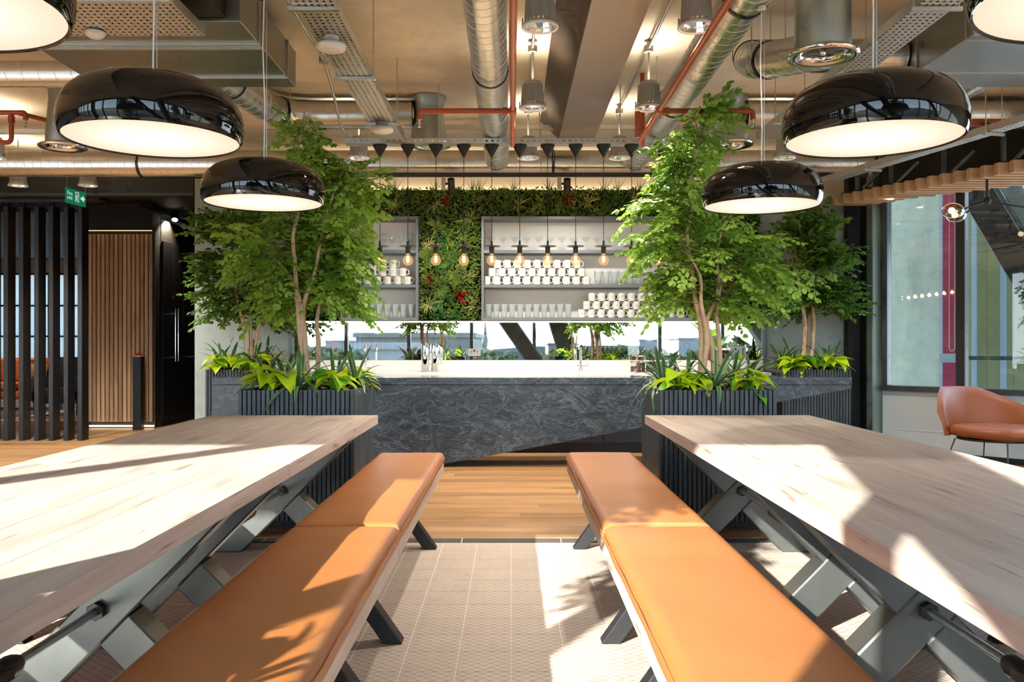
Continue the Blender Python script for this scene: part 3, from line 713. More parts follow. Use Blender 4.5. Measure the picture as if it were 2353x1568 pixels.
def cushion(x0, x1, y0, y1, z0, z1, seed):
    mb = MB(); r = .034; rn = random.Random(seed)
    def samples(a, b, m):
        e = [0, .15, .4, .8, 1.3]
        L = [a + r*q for q in e]; H = [b - r*q for q in e][::-1]; c = [a+1.3*r + (b-a-2.6*r)*i/m for i in range(1, m)]
        return L + c + H
    xs_ = samples(x0, x1, 8); ys_ = samples(y0, y1, 40)
    nx, ny = len(xs_), len(ys_); V = []
    def h(x, y):
        d = min(x-x0, x1-x, y-y0, y1-y)
        q = 0 if d >= r else r*(1-math.sqrt(max(0, 1-((r-d)/r)**2)))
        crown = .010*math.sin(math.pi*(x-x0)/(x1-x0))*min(1, (y-y0)/.2, (y1-y)/.2)
        return z1 - q + crown + .003*noise.noise((x*5, y*3+seed, 0))
    def wob(x, y):
        if abs(x-x0) < 1e-6 or abs(x-x1) < 1e-6: return x + .005*noise.noise((y*4, seed*3.1, x))
        return x
    for y in ys_:
        for x in xs_: V.append((wob(x, y), y, h(x, y)))
    fs = [(j*nx+i, j*nx+i+1, (j+1)*nx+i+1, (j+1)*nx+i) for j in range(ny-1) for i in range(nx-1)]
    ring = [i for i in range(nx)] + [j*nx+nx-1 for j in range(1, ny)] + [(ny-1)*nx+i for i in range(nx-2, -1, -1)] + [j*nx for j in range(ny-2, 0, -1)]
    b0 = len(V); m = len(ring); cx_, cy_ = (x0+x1)/2, (y0+y1)/2
    for k, zz, out in ((0, (z1-r)*.55+z0*.45, .004), (1, z0+.006, -.002), (2, z0, -.008)):
        for idx in ring:
            p = V[idx]; sx = 1 if p[0] > cx_ else -1; sy = 1 if p[1] > cy_ else -1
            ox = out*sx if min(p[0]-x0, x1-p[0]) < .02 else 0; oy = out*sy if min(p[1]-y0, y1-p[1]) < .02 else 0
            V.append((p[0]+ox, p[1]+oy, zz + (.004*noise.noise((p[1]*5, seed*7.7, 2)) if k == 1 else 0)))
    prev = ring
    for k in range(3):
        cur = [b0+k*m+i for i in range(m)]
        fs += [(prev[i], cur[i], cur[(i+1) % m], prev[(i+1) % m]) for i in range(m)]
        prev = cur
    fs.append(tuple(prev))
    return mb.add(V, fs)
def bench(x0, x1, y0, y1, frames, label, sgn, seed):
    b_ = thing('bench', label, 'bench', ((x0+x1)/2, (y0+y1)/2, 0), 'leather-topped benches')
    MB().box(x0+.004, x1-.004, y0, y1, .376, .430).build('seat_plank', MT['oak'], b_, .003, center=True)
    cu = cushion(x0, x1, y0+.002, y1-.002, .4305, .503, seed).build('cushion', MT['leather'], b_, smooth=60)
    xi = x1 if sgn < 0 else x0; s_ = 1 if sgn < 0 else -1
    for zz in (.474,):
        for xx, ss in ((x1, 1), (x0, -1)):
            MB().tube([(xx+ss*.003, y0+.03+(y1-y0-.06)*i/24, zz+.002*math.sin(i*1.7+seed)) for i in range(25)], .0022, 5).build('piping', MT['leather'], cu)
    for y in frames:
        MB().box(x0+.05, x1-.05, y-.04, y+.04, .368, .3755).build('mounting_plate', MT['black'], b_)
        for (a, c) in ((x1-.045, x0+.115), (x0+.045, x1-.115)):
            p = leg_poly(a, c, .062, .3675)
            dy = .038 if a > c else .036
            MB().prism([(q, y-dy, z) for q, z in p], (0, 2*dy, 0)).build('leg', MT['black'], b_, .004, recalc=True)
bench(-.843, -.425, 3.304, 5.50, (3.47, 5.04), 'tan leather bench beside the table that abuts the fin-side planter', -1, 1)
bench(-.843, -.425, 1.12, 3.296, (1.5, 2.80), 'tan leather bench in line with the fin-side bench, closer to the windows', -1, 2)
bench(.350, .772, 3.304, 5.50, (3.47, 5.04), 'tan leather bench dappled by leaf shadow beside the chair-side planter', 1, 3)
bench(.350, .772, 1.12, 3.296, (1.5, 2.80), 'tan leather bench in line with the dappled bench, closer to the windows', 1, 4)

bench(-2.335, -1.925, 3.304, 5.50, (3.47, 5.04), 'unseen tan leather bench added on the outer side of the fin-side table, by its planter', 1, 5)  # hidden outer benches added to block sun reaching the floor under the tables
bench(-2.335, -1.925, 1.12, 3.296, (1.5, 2.80), 'unseen tan leather bench added on the outer side of the fin-side table, near the windows', 1, 6)
bench(1.915, 2.325, 3.304, 5.50, (3.47, 5.04), 'unseen tan leather bench added on the outer side of the chair-side table, by its planter', -1, 7)
bench(1.915, 2.325, 1.12, 3.296, (1.5, 2.80), 'unseen tan leather bench added on the outer side of the chair-side table, near the windows', -1, 8)

# ================================================================== PLANTERS
slat_meshes = {}
def slat_mesh(h):
    k = round(h, 3)
    if k not in slat_meshes: slat_meshes[k] = MB().box(-.0112, .0112, -.009, .009, .05, h).mesh('slat', MT['ebony'], .0012)
    return slat_meshes[k]
chip_me = []
rc = random.Random(5)
for k in range(4):
    n = 6; pts = [(math.cos(2*math.pi*i/n+rc.uniform(-.3, .3))*.045*rc.uniform(.6, 1.1), math.sin(2*math.pi*i/n)*.032*rc.uniform(.6, 1.1)) for i in range(n)]
    chip_me.append(MB().prism([(a, b, 0) for a, b in pts], (.003, 0, .010)).mesh('slate_chip', MT['slate'], .002, recalc=True))
def planter(x0, x1, y0, y1, h, label, sides=('f', 'l', 'r', 'b'), chips=60, seed=1):
    p = thing('planter', label, 'planter', ((x0+x1)/2, (y0+y1)/2, 0), 'black slatted planters'); wx, wy, wz_ = p['_w']
    i0 = .02
    MB().box(x0+i0, x1-i0, y0+i0, y1-i0, 0, h-.06).build('body', MT['blackm'], p)
    for (a, b, c, d) in ((x0+i0, x1-i0, y0+i0, y0+i0+.03), (x0+i0, x1-i0, y1-i0-.03, y1-i0), (x0+i0, x0+i0+.03, y0+i0+.03, y1-i0-.03), (x1-i0-.03, x1-i0, y0+i0+.03, y1-i0-.03)):
        MB().box(a, b, c, d, h-.0599, h-.004).build('rim', MT['black'], p)
    MB().box(x0+.06, x1-.06, y0+.06, y1-.06, h-.0598, h-.035).build('soil', MT['soil'], p)
    me = slat_mesh(h)
    def row(a, b, fn):
        n = max(1, round((b-a)/.0298)); st = (b-a)/n
        for k in range(n): fn(a+(k+.5)*st)
    if 'f' in sides: row(x0, x1, lambda q: inst(me, 'slat', p, (q-wx, y0+.0095-wy, 0)))
    if 'b' in sides: row(x0, x1, lambda q: inst(me, 'slat', p, (q-wx, y1-.0095-wy, 0)))
    if 'l' in sides: row(y0+.02, y1-.02, lambda q: inst(me, 'slat', p, (x0+.0095-wx, q-wy, 0), (0, 0, R(90))))
    if 'r' in sides: row(y0+.02, y1-.02, lambda q: inst(me, 'slat', p, (x1-.0095-wx, q-wy, 0), (0, 0, R(90))))
    rr = random.Random(seed)
    for k in range(chips):
        yy = y0+.09+(y1-y0-.18)*(rr.random()**2.0)
        inst(chip_me[k % 4], 'slate_chip', p, (rr.uniform(x0+.09, x1-.09)-wx, yy-wy, h-.033+rr.uniform(0, .016)), (rr.uniform(-.25, .25), rr.uniform(-.25, .25), rr.uniform(0, 6.28)), (rr.uniform(.7, 1.2),)*3)
    return p
PH = .893
PL = planter(-1.757, -1.008, 5.55, 6.32, PH, 'black slatted planter at the end of the fin-side table', seed=1)
PR = planter(.950, 1.707, 5.55, 6.32, PH, 'black slatted planter at the end of the chair-side table', seed=2)
planter(-3.18, -2.60, 8.98, 9.60, .915, 'black slatted planter behind the bar by the black cupboards', ('f', 'l'), 40, 3)
planter(2.81, 3.53, 8.98, 9.60, .915, 'black slatted planter behind the bar by the side window', ('f', 'r'), 40, 4)
planter(-1.76, -1.01, .33, 1.10, PH, 'black slatted planter between the windows and the fin-side table', ('b', 'l'), 10, 5)
planter(.95, 1.70, .22, .95, PH, 'black slatted planter between the windows and the chair-side table', ('b', 'l'), 10, 6)

# ================================================================== TREES
def leaflet(mb, p, d, nrm, L, W):
    d = d.normalized(); s_ = d.cross(nrm).normalized(); n_ = s_.cross(d)
    m = p + d*L*.55; P = [p]
    for s2 in (1, -1):
        P += [p + d*L*.25 + s_*s2*W*.36 + n_*L*.03, p + d*L*.58 + s_*s2*W*.5 + n_*L*.06, p + d*L*.86 + s_*s2*W*.32 - n_*L*.02]
    P += [p + d*L - n_*L*.08, m]
    b0 = len(mb.v); mb.v.extend([tuple(q) for q in P])
    for q in ((0, 1, 2, 8), (8, 2, 3), (8, 3, 7), (8, 7, 6), (8, 6, 5), (0, 8, 5, 4)): mb.f.append(tuple(b0+k for k in q)); mb.m.append(0)
def spray_mesh(seed, mat, L=.27, npin=6, leafL=.050):
    rn = random.Random(seed); mb = MB(); pts = []
    bend = rn.uniform(.10, .45); side = rn.uniform(-.25, .25)
    for i in range(8):
        s_ = i/7; pts.append(Vector((side*L*s_*s_, L*s_, -bend*L*s_*s_ + .12*L*s_)))
    mb.tube(pts, [.0022-.0016*i/7 for i in range(8)], 3, mi=1)
    for k in range(npin):
        s_ = .18+.80*k/(npin-1); i = min(6, int(s_*7)); p = pts[i].lerp(pts[i+1], s_*7-i); tg = (pts[i+1]-pts[i]).normalized()
        sg = 1 if k % 2 else -1
        ang = rn.uniform(.55, .95)*sg if k < npin-1 else 0
        d = (Matrix.Rotation(-ang, 3, 'Z') @ tg) + Vector((0, 0, rn.uniform(-.35, .18))); d.normalize()
        pl = L*rn.uniform(.36, .54)*(1.1-.35*s_); q = p; nl = 3
        mb.tube([p, p+d*pl], [.0012, .0006], 3, False, mi=1)
        for j in range(nl):
            q = p + d*pl*(.25+.75*j/(nl-1))
            for s2 in (-1, 1):
                dd = (Matrix.Rotation(-s2*rn.uniform(.6, 1.0), 3, 'Z') @ d) + Vector((0, 0, rn.uniform(-.3, .25)))
                nr = Vector((rn.uniform(-.35, .35), rn.uniform(-.35, .35), 1)).normalized()
                leaflet(mb, q, dd, nr, leafL*rn.uniform(.72, 1.08), leafL*.58)
        leaflet(mb, p+d*pl, d, Vector((0, 0, 1)), leafL, leafL*.55)
    return mb.mesh('leaf_spray', [mat, MT['twig']])
SPA = [spray_mesh(100+i, MT['leafA']) for i in range(7)]
SPB = [spray_mesh(200+i, MT['leafB'], .30, 7, .050) for i in range(6)]
def interp(poly, s_):
    n = len(poly)-1; i = min(n-1, int(s_*n)); return poly[i].lerp(poly[i+1], s_*n-i)
def tree(label, Yc, zbase, stems_px, blobs_px, n, meshes, seed, rad=.021, depth=.38, scale=(.8, 1.25), xy=None, group='potted trees by the bar', blobk=1.08):
    rn = random.Random(seed)
    stems = []
    for st in stems_px:
        dy = rn.uniform(-.10, .10)
        pl = [Vector((PX(a, Yc), Yc + dy*(i+1)/len(st)*1.6, PZ(b, Yc))) for i, (a, b) in enumerate(st)]
        pl[0].z = zbase-.05
        # smooth
        sm = []
        for i in range(len(pl)-1):
            for q in range(3):
                s_ = q/3; p0 = pl[max(0, i-1)]; p1 = pl[i]; p2 = pl[i+1]; p3 = pl[min(len(pl)-1, i+2)]
                sm.append(.5*((2*p1)+(p2-p0)*s_+(2*p0-5*p1+4*p2-p3)*s_*s_+(3*p1-p0-3*p2+p3)*s_**3))
        sm.append(pl[-1]); stems.append(sm)
    x0 = sum(s_[0].x for s_ in stems)/len(stems)
    t_ = thing('potted_tree', label, 'tree', (x0, Yc, zbase-.05), group)
    for s_ in stems:
        k = len(s_)
        MB().tube(s_, [rad*(1-.72*i/(k-1))*(1+.12*math.sin(i*2.3)) for i in range(k)], 9).build('stem', MT['bark'], t_, smooth=80)
    tw = MB(); wsum = sum(b[2]*b[3] for b in blobs_px)
    for (bx, by, rx, ry) in blobs_px:
        c = Vector((PX(bx, Yc), Yc, PZ(by, Yc))); rX = blobk*rx*Yc/F; rZ = blobk*ry*Yc/F; rY = min(depth, max(.18, (rX+rZ)*.75))
        m = max(3, round(n*rx*ry/wsum))
        for k in range(m):
            u_ = Vector((rn.gauss(0, 1), rn.gauss(0, 1), rn.gauss(0, 1))).normalized()*(rn.uniform(.45, 1.0))
            tip = c + Vector((u_.x*rX, u_.y*rY, u_.z*rZ))
            if tip.y < Yc+.02 and rn.random() < .75 and any(abs(q.x-tip.x) < .13 and abs(q.z-tip.z) < .12 for s_ in stems for q in s_): tip.y = Yc+.10+abs(tip.y-Yc)
            # nearest stem point, a bit below
            best = None
            for s_ in stems:
                for q in s_[len(s_)//3:]:
                    dd = (q-tip).length + (0 if q.z < tip.z+.05 else .35)
                    if best is None or dd < best[0]: best = (dd, q)
            root = best[1]; out = tip-root; out2 = Vector((out.x, out.y, out.z*.45))
            if out2.length < .02: out2 = Vector((rn.uniform(-1, 1), rn.uniform(-1, 1), .1))
            out2.normalize(); out2 = (out2 + Vector((rn.uniform(-.45, .45), rn.uniform(-.45, .45), rn.uniform(-.45, .25)))).normalized()
            sc_ = rn.uniform(*scale); L = .27*sc_
            base = tip - out2*L*.75
            yv = out2; zv = Vector((rn.uniform(-.4, .4), rn.uniform(-.4, .4), 1)); xv = yv.cross(zv).normalized(); zv = xv.cross(yv)
            Mx = Matrix((xv*sc_, yv*sc_, zv*sc_)).transposed().to_4x4(); Mx.translation = base - Vector(t_['_w'])
            instm(meshes[rn.randrange(len(meshes))], 'leaf_spray', t_, Mx)
            mid = root.lerp(base, .55) + Vector((0, 0, .05*(base-root).length))
            if (base-root).length > .03: tw.tube([root, mid, base], [.0045, .003, .0018], 4, False)
    tw.build('twigs', MT['twig'], t_)['kind'] = 'stuff'
    return t_
ZP = PH-.035
LT = tree('tall leafy tree in the planter at the end of the fin-side table', 5.95, ZP,
    [[(698, 880), (690, 760), (683, 680), (678, 600), (675, 540), (690, 470), (684, 390), (692, 310)],
     [(712, 880), (700, 780), (697, 700), (720, 640), (735, 560), (746, 500), (772, 430)],
     [(725, 880), (728, 790), (722, 735), (738, 650), (748, 590)], [(690, 880), (692, 800), (696, 720), (676, 650), (640, 600)]],
    [(700, 295, 45, 35), (715, 375, 85, 45), (800, 400, 65, 42), (765, 480, 85, 60), (650, 540, 100, 58), (790, 565, 62, 55), (590, 615, 70, 48), (770, 660, 65, 48), (690, 630, 85, 55), (815, 705, 28, 30), (620, 680, 50, 28)],
    215, SPA, 11, blobk=1.18)
RT = tree('tall leafy tree in the planter at the end of the chair-side table', 5.95, ZP,
    [[(1606, 880), (1612, 770), (1598, 690), (1590, 620), (1578, 540), (1592, 470), (1585, 400), (1610, 320)],
     [(1642, 880), (1638, 800), (1625, 742), (1642, 700), (1655, 650), (1651, 590), (1666, 510)],
     [(1658, 880), (1655, 800), (1650, 720), (1662, 640), (1668, 570)], [(1600, 880), (1622, 790), (1606, 700), (1603, 640), (1575, 590)]],
    [(1620, 252, 36, 34), (1605, 315, 78, 40), (1580, 395, 75, 48), (1545, 480, 80, 48), (1500, 555, 55, 42), (1640, 540, 85, 55), (1715, 565, 72, 46), (1760, 630, 55, 45), (1570, 640, 68, 48), (1660, 650, 78, 52), (1705, 690, 52, 28), (1530, 655, 40, 50)],
    220, SPA, 12, blobk=1.18)
tree('small dark leafy tree behind the bar by the black cupboards', 9.28, .915-.035,
    [[(568, 830), (566, 770), (556, 720), (548, 680)], [(576, 830), (574, 760), (570, 700), (562, 640)], [(583, 830), (588, 770), (604, 712), (612, 660)]],
    [(500, 525, 32, 30), (560, 535, 55, 35), (498, 605, 30, 38), (580, 620, 48, 45), (508, 690, 32, 36), (622, 715, 26, 35), (560, 700, 30, 30), (600, 660, 35, 30)],
    200, SPB, 13, .026, .4, (1.0, 1.5))
tree('small dark leafy tree behind the bar by the side window', 9.28, .915-.035,
    [[(1838, 830), (1846, 750), (1832, 690), (1824, 620)], [(1850, 830), (1852, 760), (1850, 690), (1848, 620)], [(1862, 830), (1872, 740), (1866, 680), (1868, 630)], [(1856, 830), (1862, 745), (1885, 690), (1890, 610)]],
    [(1850, 545, 38, 28), (1885, 520, 26, 14), (1900, 590, 40, 28), (1845, 615, 38, 30), (1920, 670, 32, 24), (1825, 680, 26, 24), (1945, 712, 16, 10), (1870, 680, 36, 28), (1805, 705, 14, 14)],
    190, SPB, 14, .026, .4, (.95, 1.4))
WTR = tree('slender leafy tree between the windows and the fin-side table', 5.95, ZP,
    [[(700, 880), (695, 760), (690, 680), (696, 600), (690, 520), (698, 440), (692, 340)], [(712, 880), (706, 780), (712, 690), (738, 600), (752, 500)], [(722, 880), (730, 770), (742, 690), (765, 620)]],
    [(698, 300, 45, 38), (725, 380, 70, 45), (775, 450, 65, 45), (740, 530, 65, 45), (770, 600, 55, 40), (715, 620, 35, 25), (800, 520, 35, 35), (690, 470, 45, 60), (655, 410, 45, 45), (650, 340, 35, 35)], 165, SPA, 31)
WTR.location = (-1.52, .72, WTR.location.z)
copy_tree(WTR, (1.40, .56, WTR.location.z), R(20), 'slender leafy tree between the windows and the chair-side table')

# ---------------------------------------------------------------- planter underplanting
def heart_leaf(mat):
    mb = MB(); out = [(0, 0), (.035, -.012), (.052, .012), (.050, .045), (.034, .082), (.012, .112), (0, .128)]
    V = []; 
    for s_ in (-1, 1):
        for (x, y) in out: V.append((s_*x, y, .012*abs(x)/.05 - .55*y*y/.13 + .02*y))
    n = len(out); mid = [(0, y, -.55*y*y/.13 + .02*y - .004) for y in (0, .03, .06, .095, .128)]
    V += mid; b = 2*n
    fs = []
    for s_ in (0, 1):
        o_ = s_*n
        tri_ = [(o_, o_+1, o_+2, b), (b, o_+2, b+1), (b+1, o_+2, o_+3), (b+1, o_+3, b+2), (b+2, o_+3, o_+4, b+3), (b+3, o_+4, o_+5, b+4)]
        fs += tri_ if s_ else [q[::-1] for q in tri_]
    return mb.add(V, fs).mesh('leaf', mat, smooth=179)
HL = [heart_leaf(MT['pothos']), heart_leaf(MT['pothosg'])]
def strap_leaf(L, bend, Wd=.0130):
    mb = MB(); V = []; n = 9
    for i in range(n+1):
        s_ = i/n; wd = Wd*(math.sin(math.pi*min(1, .12+s_*.88))**.6 if s_ < 1 else .02)
        y = L*s_*(1-.25*bend*s_); z = L*(.50*s_ - bend*s_*s_)
        V += [(-wd, y, z+.35*wd), (0, y, z), (wd, y, z+.35*wd)]
    fs = [(3*i+k, 3*i+k+1, 3*i+k+4, 3*i+k+3) for i in range(n) for k in (0, 1)]
    return mb.add(V, fs).mesh('leaf', MT['strap'], smooth=179)
STR = [strap_leaf(.27, .45), strap_leaf(.27, .75), strap_leaf(.25, 1.0), strap_leaf(.25, .15)]
def pothos(x, y, z, label, n=13, seed=1, sc=1.0, green=.25):
    t_ = thing('lime_pothos', label, 'plant', (x, y, z)); rn = random.Random(seed); stm = MB()
    for k in range(n):
        a = 2*math.pi*k/n*1.618*2 + rn.uniform(-.3, .3); r = rn.uniform(.01, .075)*sc; hz = rn.uniform(.03, .15)*sc
        el = rn.uniform(-.35, .55)
        p = Vector((r*math.cos(a), r*math.sin(a), hz))
        inst(HL[1 if rn.random() < green else 0], 'leaf', t_, p, (el, rn.uniform(-.35, .35), a-math.pi/2), (rn.uniform(.75, 1.25)*sc,)*3)
        stm.tube([(rn.uniform(-.02, .02), rn.uniform(-.02, .02), -.02), tuple(p*.6+Vector((0, 0, .02))), tuple(p)], .0022, 4)
    o_ = stm.build('petioles', MT['pothosg'], t_, local=True); o_['kind'] = 'stuff'; return t_
def dracaena(x, y, z, label, n=14, seed=1, sc=1.0):
    t_ = thing('striped_dracaena', label, 'plant', (x, y, z)); rn = random.Random(seed)
    for k in range(n):
        a = 2.4*k + rn.uniform(-.2, .2); up = 1-k/n
        inst(STR[rn.choice((0, 1, 2) if k < n*.7 else (0, 3))], 'leaf', t_, (.006*math.cos(a), .006*math.sin(a), .01+.05*k/n), (R(4)+R(46)*(k/n)**1.2+rn.uniform(-.12, .12), rn.uniform(-.3, .3), a), (rn.uniform(.8, 1.15)*sc,)*3)
    MB().tube([(0, 0, -.03), (0, 0, .06)], [.012, .008], 7).build('stalk', MT['pothosg'], t_, local=True); return t_
sd_ = 50
for (pname, x0, y0, x1, y1, z, S) in (('fin-side table planter', -1.757, 5.55, -1.008, 6.32, PH-.03, 1.0), ('chair-side table planter', .95, 5.55, 1.707, 6.32, PH-.03, 1.0),
        ('back planter by the cupboards', -3.18, 8.98, -2.6, 9.6, .885, 1.15), ('back planter by the side window', 2.81, 8.98, 3.53, 9.6, .885, 1.15)):
    f = lambda u_, v_: (x0+(x1-x0)*u_, y0+(y1-y0)*v_)
    for k, (u_, v_, kind) in enumerate(((.20, .16, 'p'), (.80, .17, 'p'), (.50, .14, 'd'), (.30, .42, 'd'), (.74, .45, 'd'), (.12, .50, 'd'), (.90, .62, 'd'), (.86, .80, 'p'), (.36, .18, 'p'), (.2, .82, 'd'))):
        if S > 1.05 and k in (2, 9): continue
        x, y = f(u_, v_); sd_ += 1
        if kind == 'p': pothos(x, y, z, 'lime pothos %s, %s' % ({0: 'at a front corner', 1: 'at the other front corner', 7: 'behind the striped plants', 8: 'between corner and middle'}[k], pname), 16, sd_, S, .2)
        else: dracaena(x, y, z, 'striped dracaena %s, %s' % ({2: 'right at the front rim', 3: 'before the tree stems', 4: 'beside the tree stems', 5: 'near the side rim', 6: 'by the far side rim', 9: 'in the rear corner'}[k], pname), 22, sd_, S*1.12)
for k, (x, y) in enumerate(((-1.58, .94), (-1.25, .96), (1.12, .78), (1.48, .76))):
    pothos(x, y, PH-.03, 'lime pothos %s in the %s window planter' % (('near the tree trunk', 'near the outer rim')[k % 2], 'fin-side' if x < 0 else 'chair-side'), 12, 90+k, 1.2)
    dracaena(x+.17, y-.12, PH-.03, 'striped dracaena %s in the %s window planter' % (('near the tree trunk', 'near the outer rim')[k % 2], 'fin-side' if x < 0 else 'chair-side'), 12, 95+k, 1.1)

# ================================================================== CEILING SERVICES
def arc_path(pts, rad=.25, seg=7):
    pts = [Vector(p) for p in pts]; out = [pts[0]]
    for i in range(1, len(pts)-1):
        a = (pts[i-1]-pts[i]); b = (pts[i+1]-pts[i]); r = min(rad, a.length*.49, b.length*.49)
        p0 = pts[i]+a.normalized()*r; p2 = pts[i]+b.normalized()*r
        for k in range(seg+1):
            s_ = k/seg; out.append((1-s_)**2*p0 + 2*s_*(1-s_)*pts[i] + s_*s_*p2)
    out.append(pts[-1]); return out
def resample(path, step):
    out = [path[0]]; acc = 0
    for i in range(len(path)-1):
        a, b = path[i], path[i+1]; L = (b-a).length; d = step-acc
        while d < L: out.append(a.lerp(b, d/L)); d += step
        acc = L-(d-step)
    return out
def spiral_duct(label, pts, r, pitch=.11, clamps=(), rad=.28, hang=True, name='spiral_duct'):
    path = arc_path(pts, rad); t_ = thing(name, label, 'duct', tuple(path[0]))
    MB().tube(path, r, 28).build('duct_tube', MT['spiral'], t_, smooth=40)
    fine = resample(path, pitch/20); hp = []; ref = Vector((0, 0, 1))
    for i, p in enumerate(fine):
        tg = (fine[min(i+1, len(fine)-1)]-fine[max(i-1, 0)]).normalized()
        x = ref-tg*ref.dot(tg)
        if x.length < 1e-4: x = tg.orthogonal()
        x.normalize(); y = tg.cross(x); a = 2*math.pi*i/20; hp.append(p+(x*math.cos(a)+y*math.sin(a))*(r+.0004))
    MB().tube(hp, .0022, 4).build('spiral_seam', MT['seam'], t_)
    tot = sum((path[i+1]-path[i]).length for i in range(len(path)-1))
    for c in clamps:
        q = resample(path, max(.02, tot*c-.001)); p = q[1] if len(q) > 1 else path[-1]
        j = min(range(len(fine)), key=lambda k: (fine[k]-p).length); tg = (fine[min(j+1, len(fine)-1)]-fine[max(j-1, 0)]).normalized()
        cl = MB().tube([p-tg*.014, p+tg*.014], r+.006, 28).build('clamp_band', MT['black'], t_, smooth=40)
        x = Vector((-tg.y, tg.x, 0))
        if x.length > .3 and hang:
            x.normalize()
            for s_ in (-1, 1):
                b = p+x*s_*(r+.012)
                if CEIL-.002-b.z > .03: MB().tube([b, Vector((b.x, b.y, CEIL-.002))], .004, 6).build('hanger_rod', MT['galv'], cl)
    return t_
spiral_duct('galvanised spiral duct running over the gangway towards the bar', [(-.145, 1.2, 3.05), (-.145, 8.76, 3.05)], .118, .105, (.62, .25))
spiral_duct('galvanised spiral duct running behind a long red pipe', [(1.25, 1.2, 3.05), (1.25, 8.76, 3.05)], .122, .105, (.45, .72))
spiral_duct('long ribbed spiral duct crossing above the bar and cupboards', [(-7.2, 8.95, 3.05), (3.7, 8.95, 3.05)], .135, .085, (.31, .52, .70))
spiral_duct('bent spiral duct feeding the steel air outlet over the gangway side', [(-2.1, 6.12, 3.12), (-2.1, 7.75, 3.24), (-.88, 7.75, 3.24)], .125, .16, (.12, .55), .42)
spiral_duct('straight spiral duct leaving the air outlet above the chair-side tree', [(2.10, 7.75, 3.24), (5.3, 7.75, 3.24)], .125, .16, (.13, .5))
spiral_duct('short spiral duct tucked behind the sheet duct over the fins', [(-4.9, 6.35, 3.17), (-2.3, 6.35, 3.17)], .095, .12, (.27,), hang=False)
spiral_duct('curled spiral duct behind the big round air outlet', [(1.82, 5.02, 2.90), (1.55, 5.45, 2.96), (1.62, 5.95, 3.17), (2.69, 5.95, 3.17)], .112, .09, (.22, .42), .35)
spiral_duct('spiral duct leaving the sheet duct near the oak ceiling fins', [(3.35, 6.12, 3.12), (3.42, 7.55, 3.14)], .115, .12, (), hang=False)

def sheet_duct(label, x0, x1, y0, y1, z0, z1, joints):
    t_ = thing('sheet_metal_duct', label, 'duct', ((x0+x1)/2, (y0+y1)/2, z0))
    MB().box(x0, x1, y0, y1, z0, z1).build('casing', MT['duct'], t_, .003)
    for y in joints:
        f = MB(); f.box(x0-.012, x1+.012, y-.005, y+.005, z0-.014, z0-.0005).box(x0-.012, x0-.0005, y-.005, y+.005, z0-.0004, z1).box(x1+.0005, x1+.012, y-.005, y+.005, z0-.0004, z1)
        f.build('joint_flange', MT['galv'], t_)['kind'] = 'stuff'
    for x in (x0+.15, x1-.15):
        for y in (y0+.2, y1-.2): MB().tube([(x, y, z1+.0005), (x, y, CEIL-.002)], .005, 6).build('hanger_rod', MT['galv'], t_)
    return t_
sheet_duct('wide sheet metal duct hanging over the fin-side table', -2.9, -1.52, 4.85, 6.1, 3.0, 3.25, (5.2, 5.28, 5.86))
sheet_duct('wide sheet metal duct hanging by the oak ceiling fins', 2.70, 5.2, 4.4, 6.1, 3.0, 3.25, (5.03, 5.12, 5.75))
o = MB().box(-2.5, -1.6, 4.35, 4.84, 3.02, 3.24).build('duct_mouth', MT['blackm']); tag(o, 'black open mouth of the duct over the fin-side table', 'duct')

# perforated trays
def perf(name, base, sp=.034, w=.30):
    t = NT(name); x, y, z = t.sep(t.gen())
    fx = t.math('ABSOLUTE', t.math('SUBTRACT', t.math('FRACT', t.math('DIVIDE', x, sp)), .5)); fy = t.math('ABSOLUTE', t.math('SUBTRACT', t.math('FRACT', t.math('DIVIDE', y, sp*1.25)), .5))
    hole = t.math('MULTIPLY', t.math('LESS_THAN', fx, .19), t.math('LESS_THAN', fy, .19))
    p = t.n('BsdfPrincipled', Base_Color=(*base, 1), Metallic=.75, Roughness=.42); tr = t.n('BsdfTransparent')
    return t.done(t.n('MixShader', i0=hole, i1=p.outputs[0], i2=tr.outputs[0]).outputs[0])
MT['perf'] = perf('perforated_steel', (.60, .59, .56))
def tray(label, p0, p1, wd, lip=.055, clips=4):
    p0 = Vector(p0); p1 = Vector(p1); d = (p1-p0).normalized(); n_ = Vector((d.y, -d.x, 0)); t_ = thing('cable_tray', label, 'cable tray', tuple((p0+p1)/2))
    up = Vector((0, 0, 1))
    MB().prism([p0-n_*wd/2, p1-n_*wd/2, p1+n_*wd/2, p0+n_*wd/2], (0, 0, .003)).build('perforated_base', MT['perf'], t_, recalc=True)
    MB().prism([p0-n_*(wd/2-.012)+up*.006, p1-n_*(wd/2-.012)+up*.006, p1+n_*(wd/2-.012)+up*.006, p0+n_*(wd/2-.012)+up*.006], (0, 0, .02)).build('dark_liner', MT['blackm'], t_, recalc=True)  # dark slab added behind the holes to imitate the tray's shaded inside
    for s_ in (-1, 1):
        a = p0+n_*wd/2*s_; b = p1+n_*wd/2*s_; off = -n_*s_*.003
        MB().prism([a+up*.0035, b+up*.0035, b+up*lip, a+up*lip], off).build('side_lip', MT['galv'], t_, recalc=True)
    L = (p1-p0).length
    for k in range(clips):
        q = p0+d*L*(k+.5)/clips
        for s_ in (-1, 1):
            c = q+n_*(wd/2+.014)*s_
            MB().tube([c-up*.02, Vector((c.x, c.y, CEIL-.002))], .0045, 6).build('hanger_rod', MT['galv'], t_)
        MB().bar(q-n_*(wd/2+.03)-up*.013, q+n_*(wd/2+.03)-up*.013, .02, .02).build('cross_strut', MT['galv'], t_)
    return t_
tray('perforated cable tray carrying two white discs towards the bar', (-.998, 1.5, 2.9), (-.998, 7.25, 2.9), .205, clips=5)
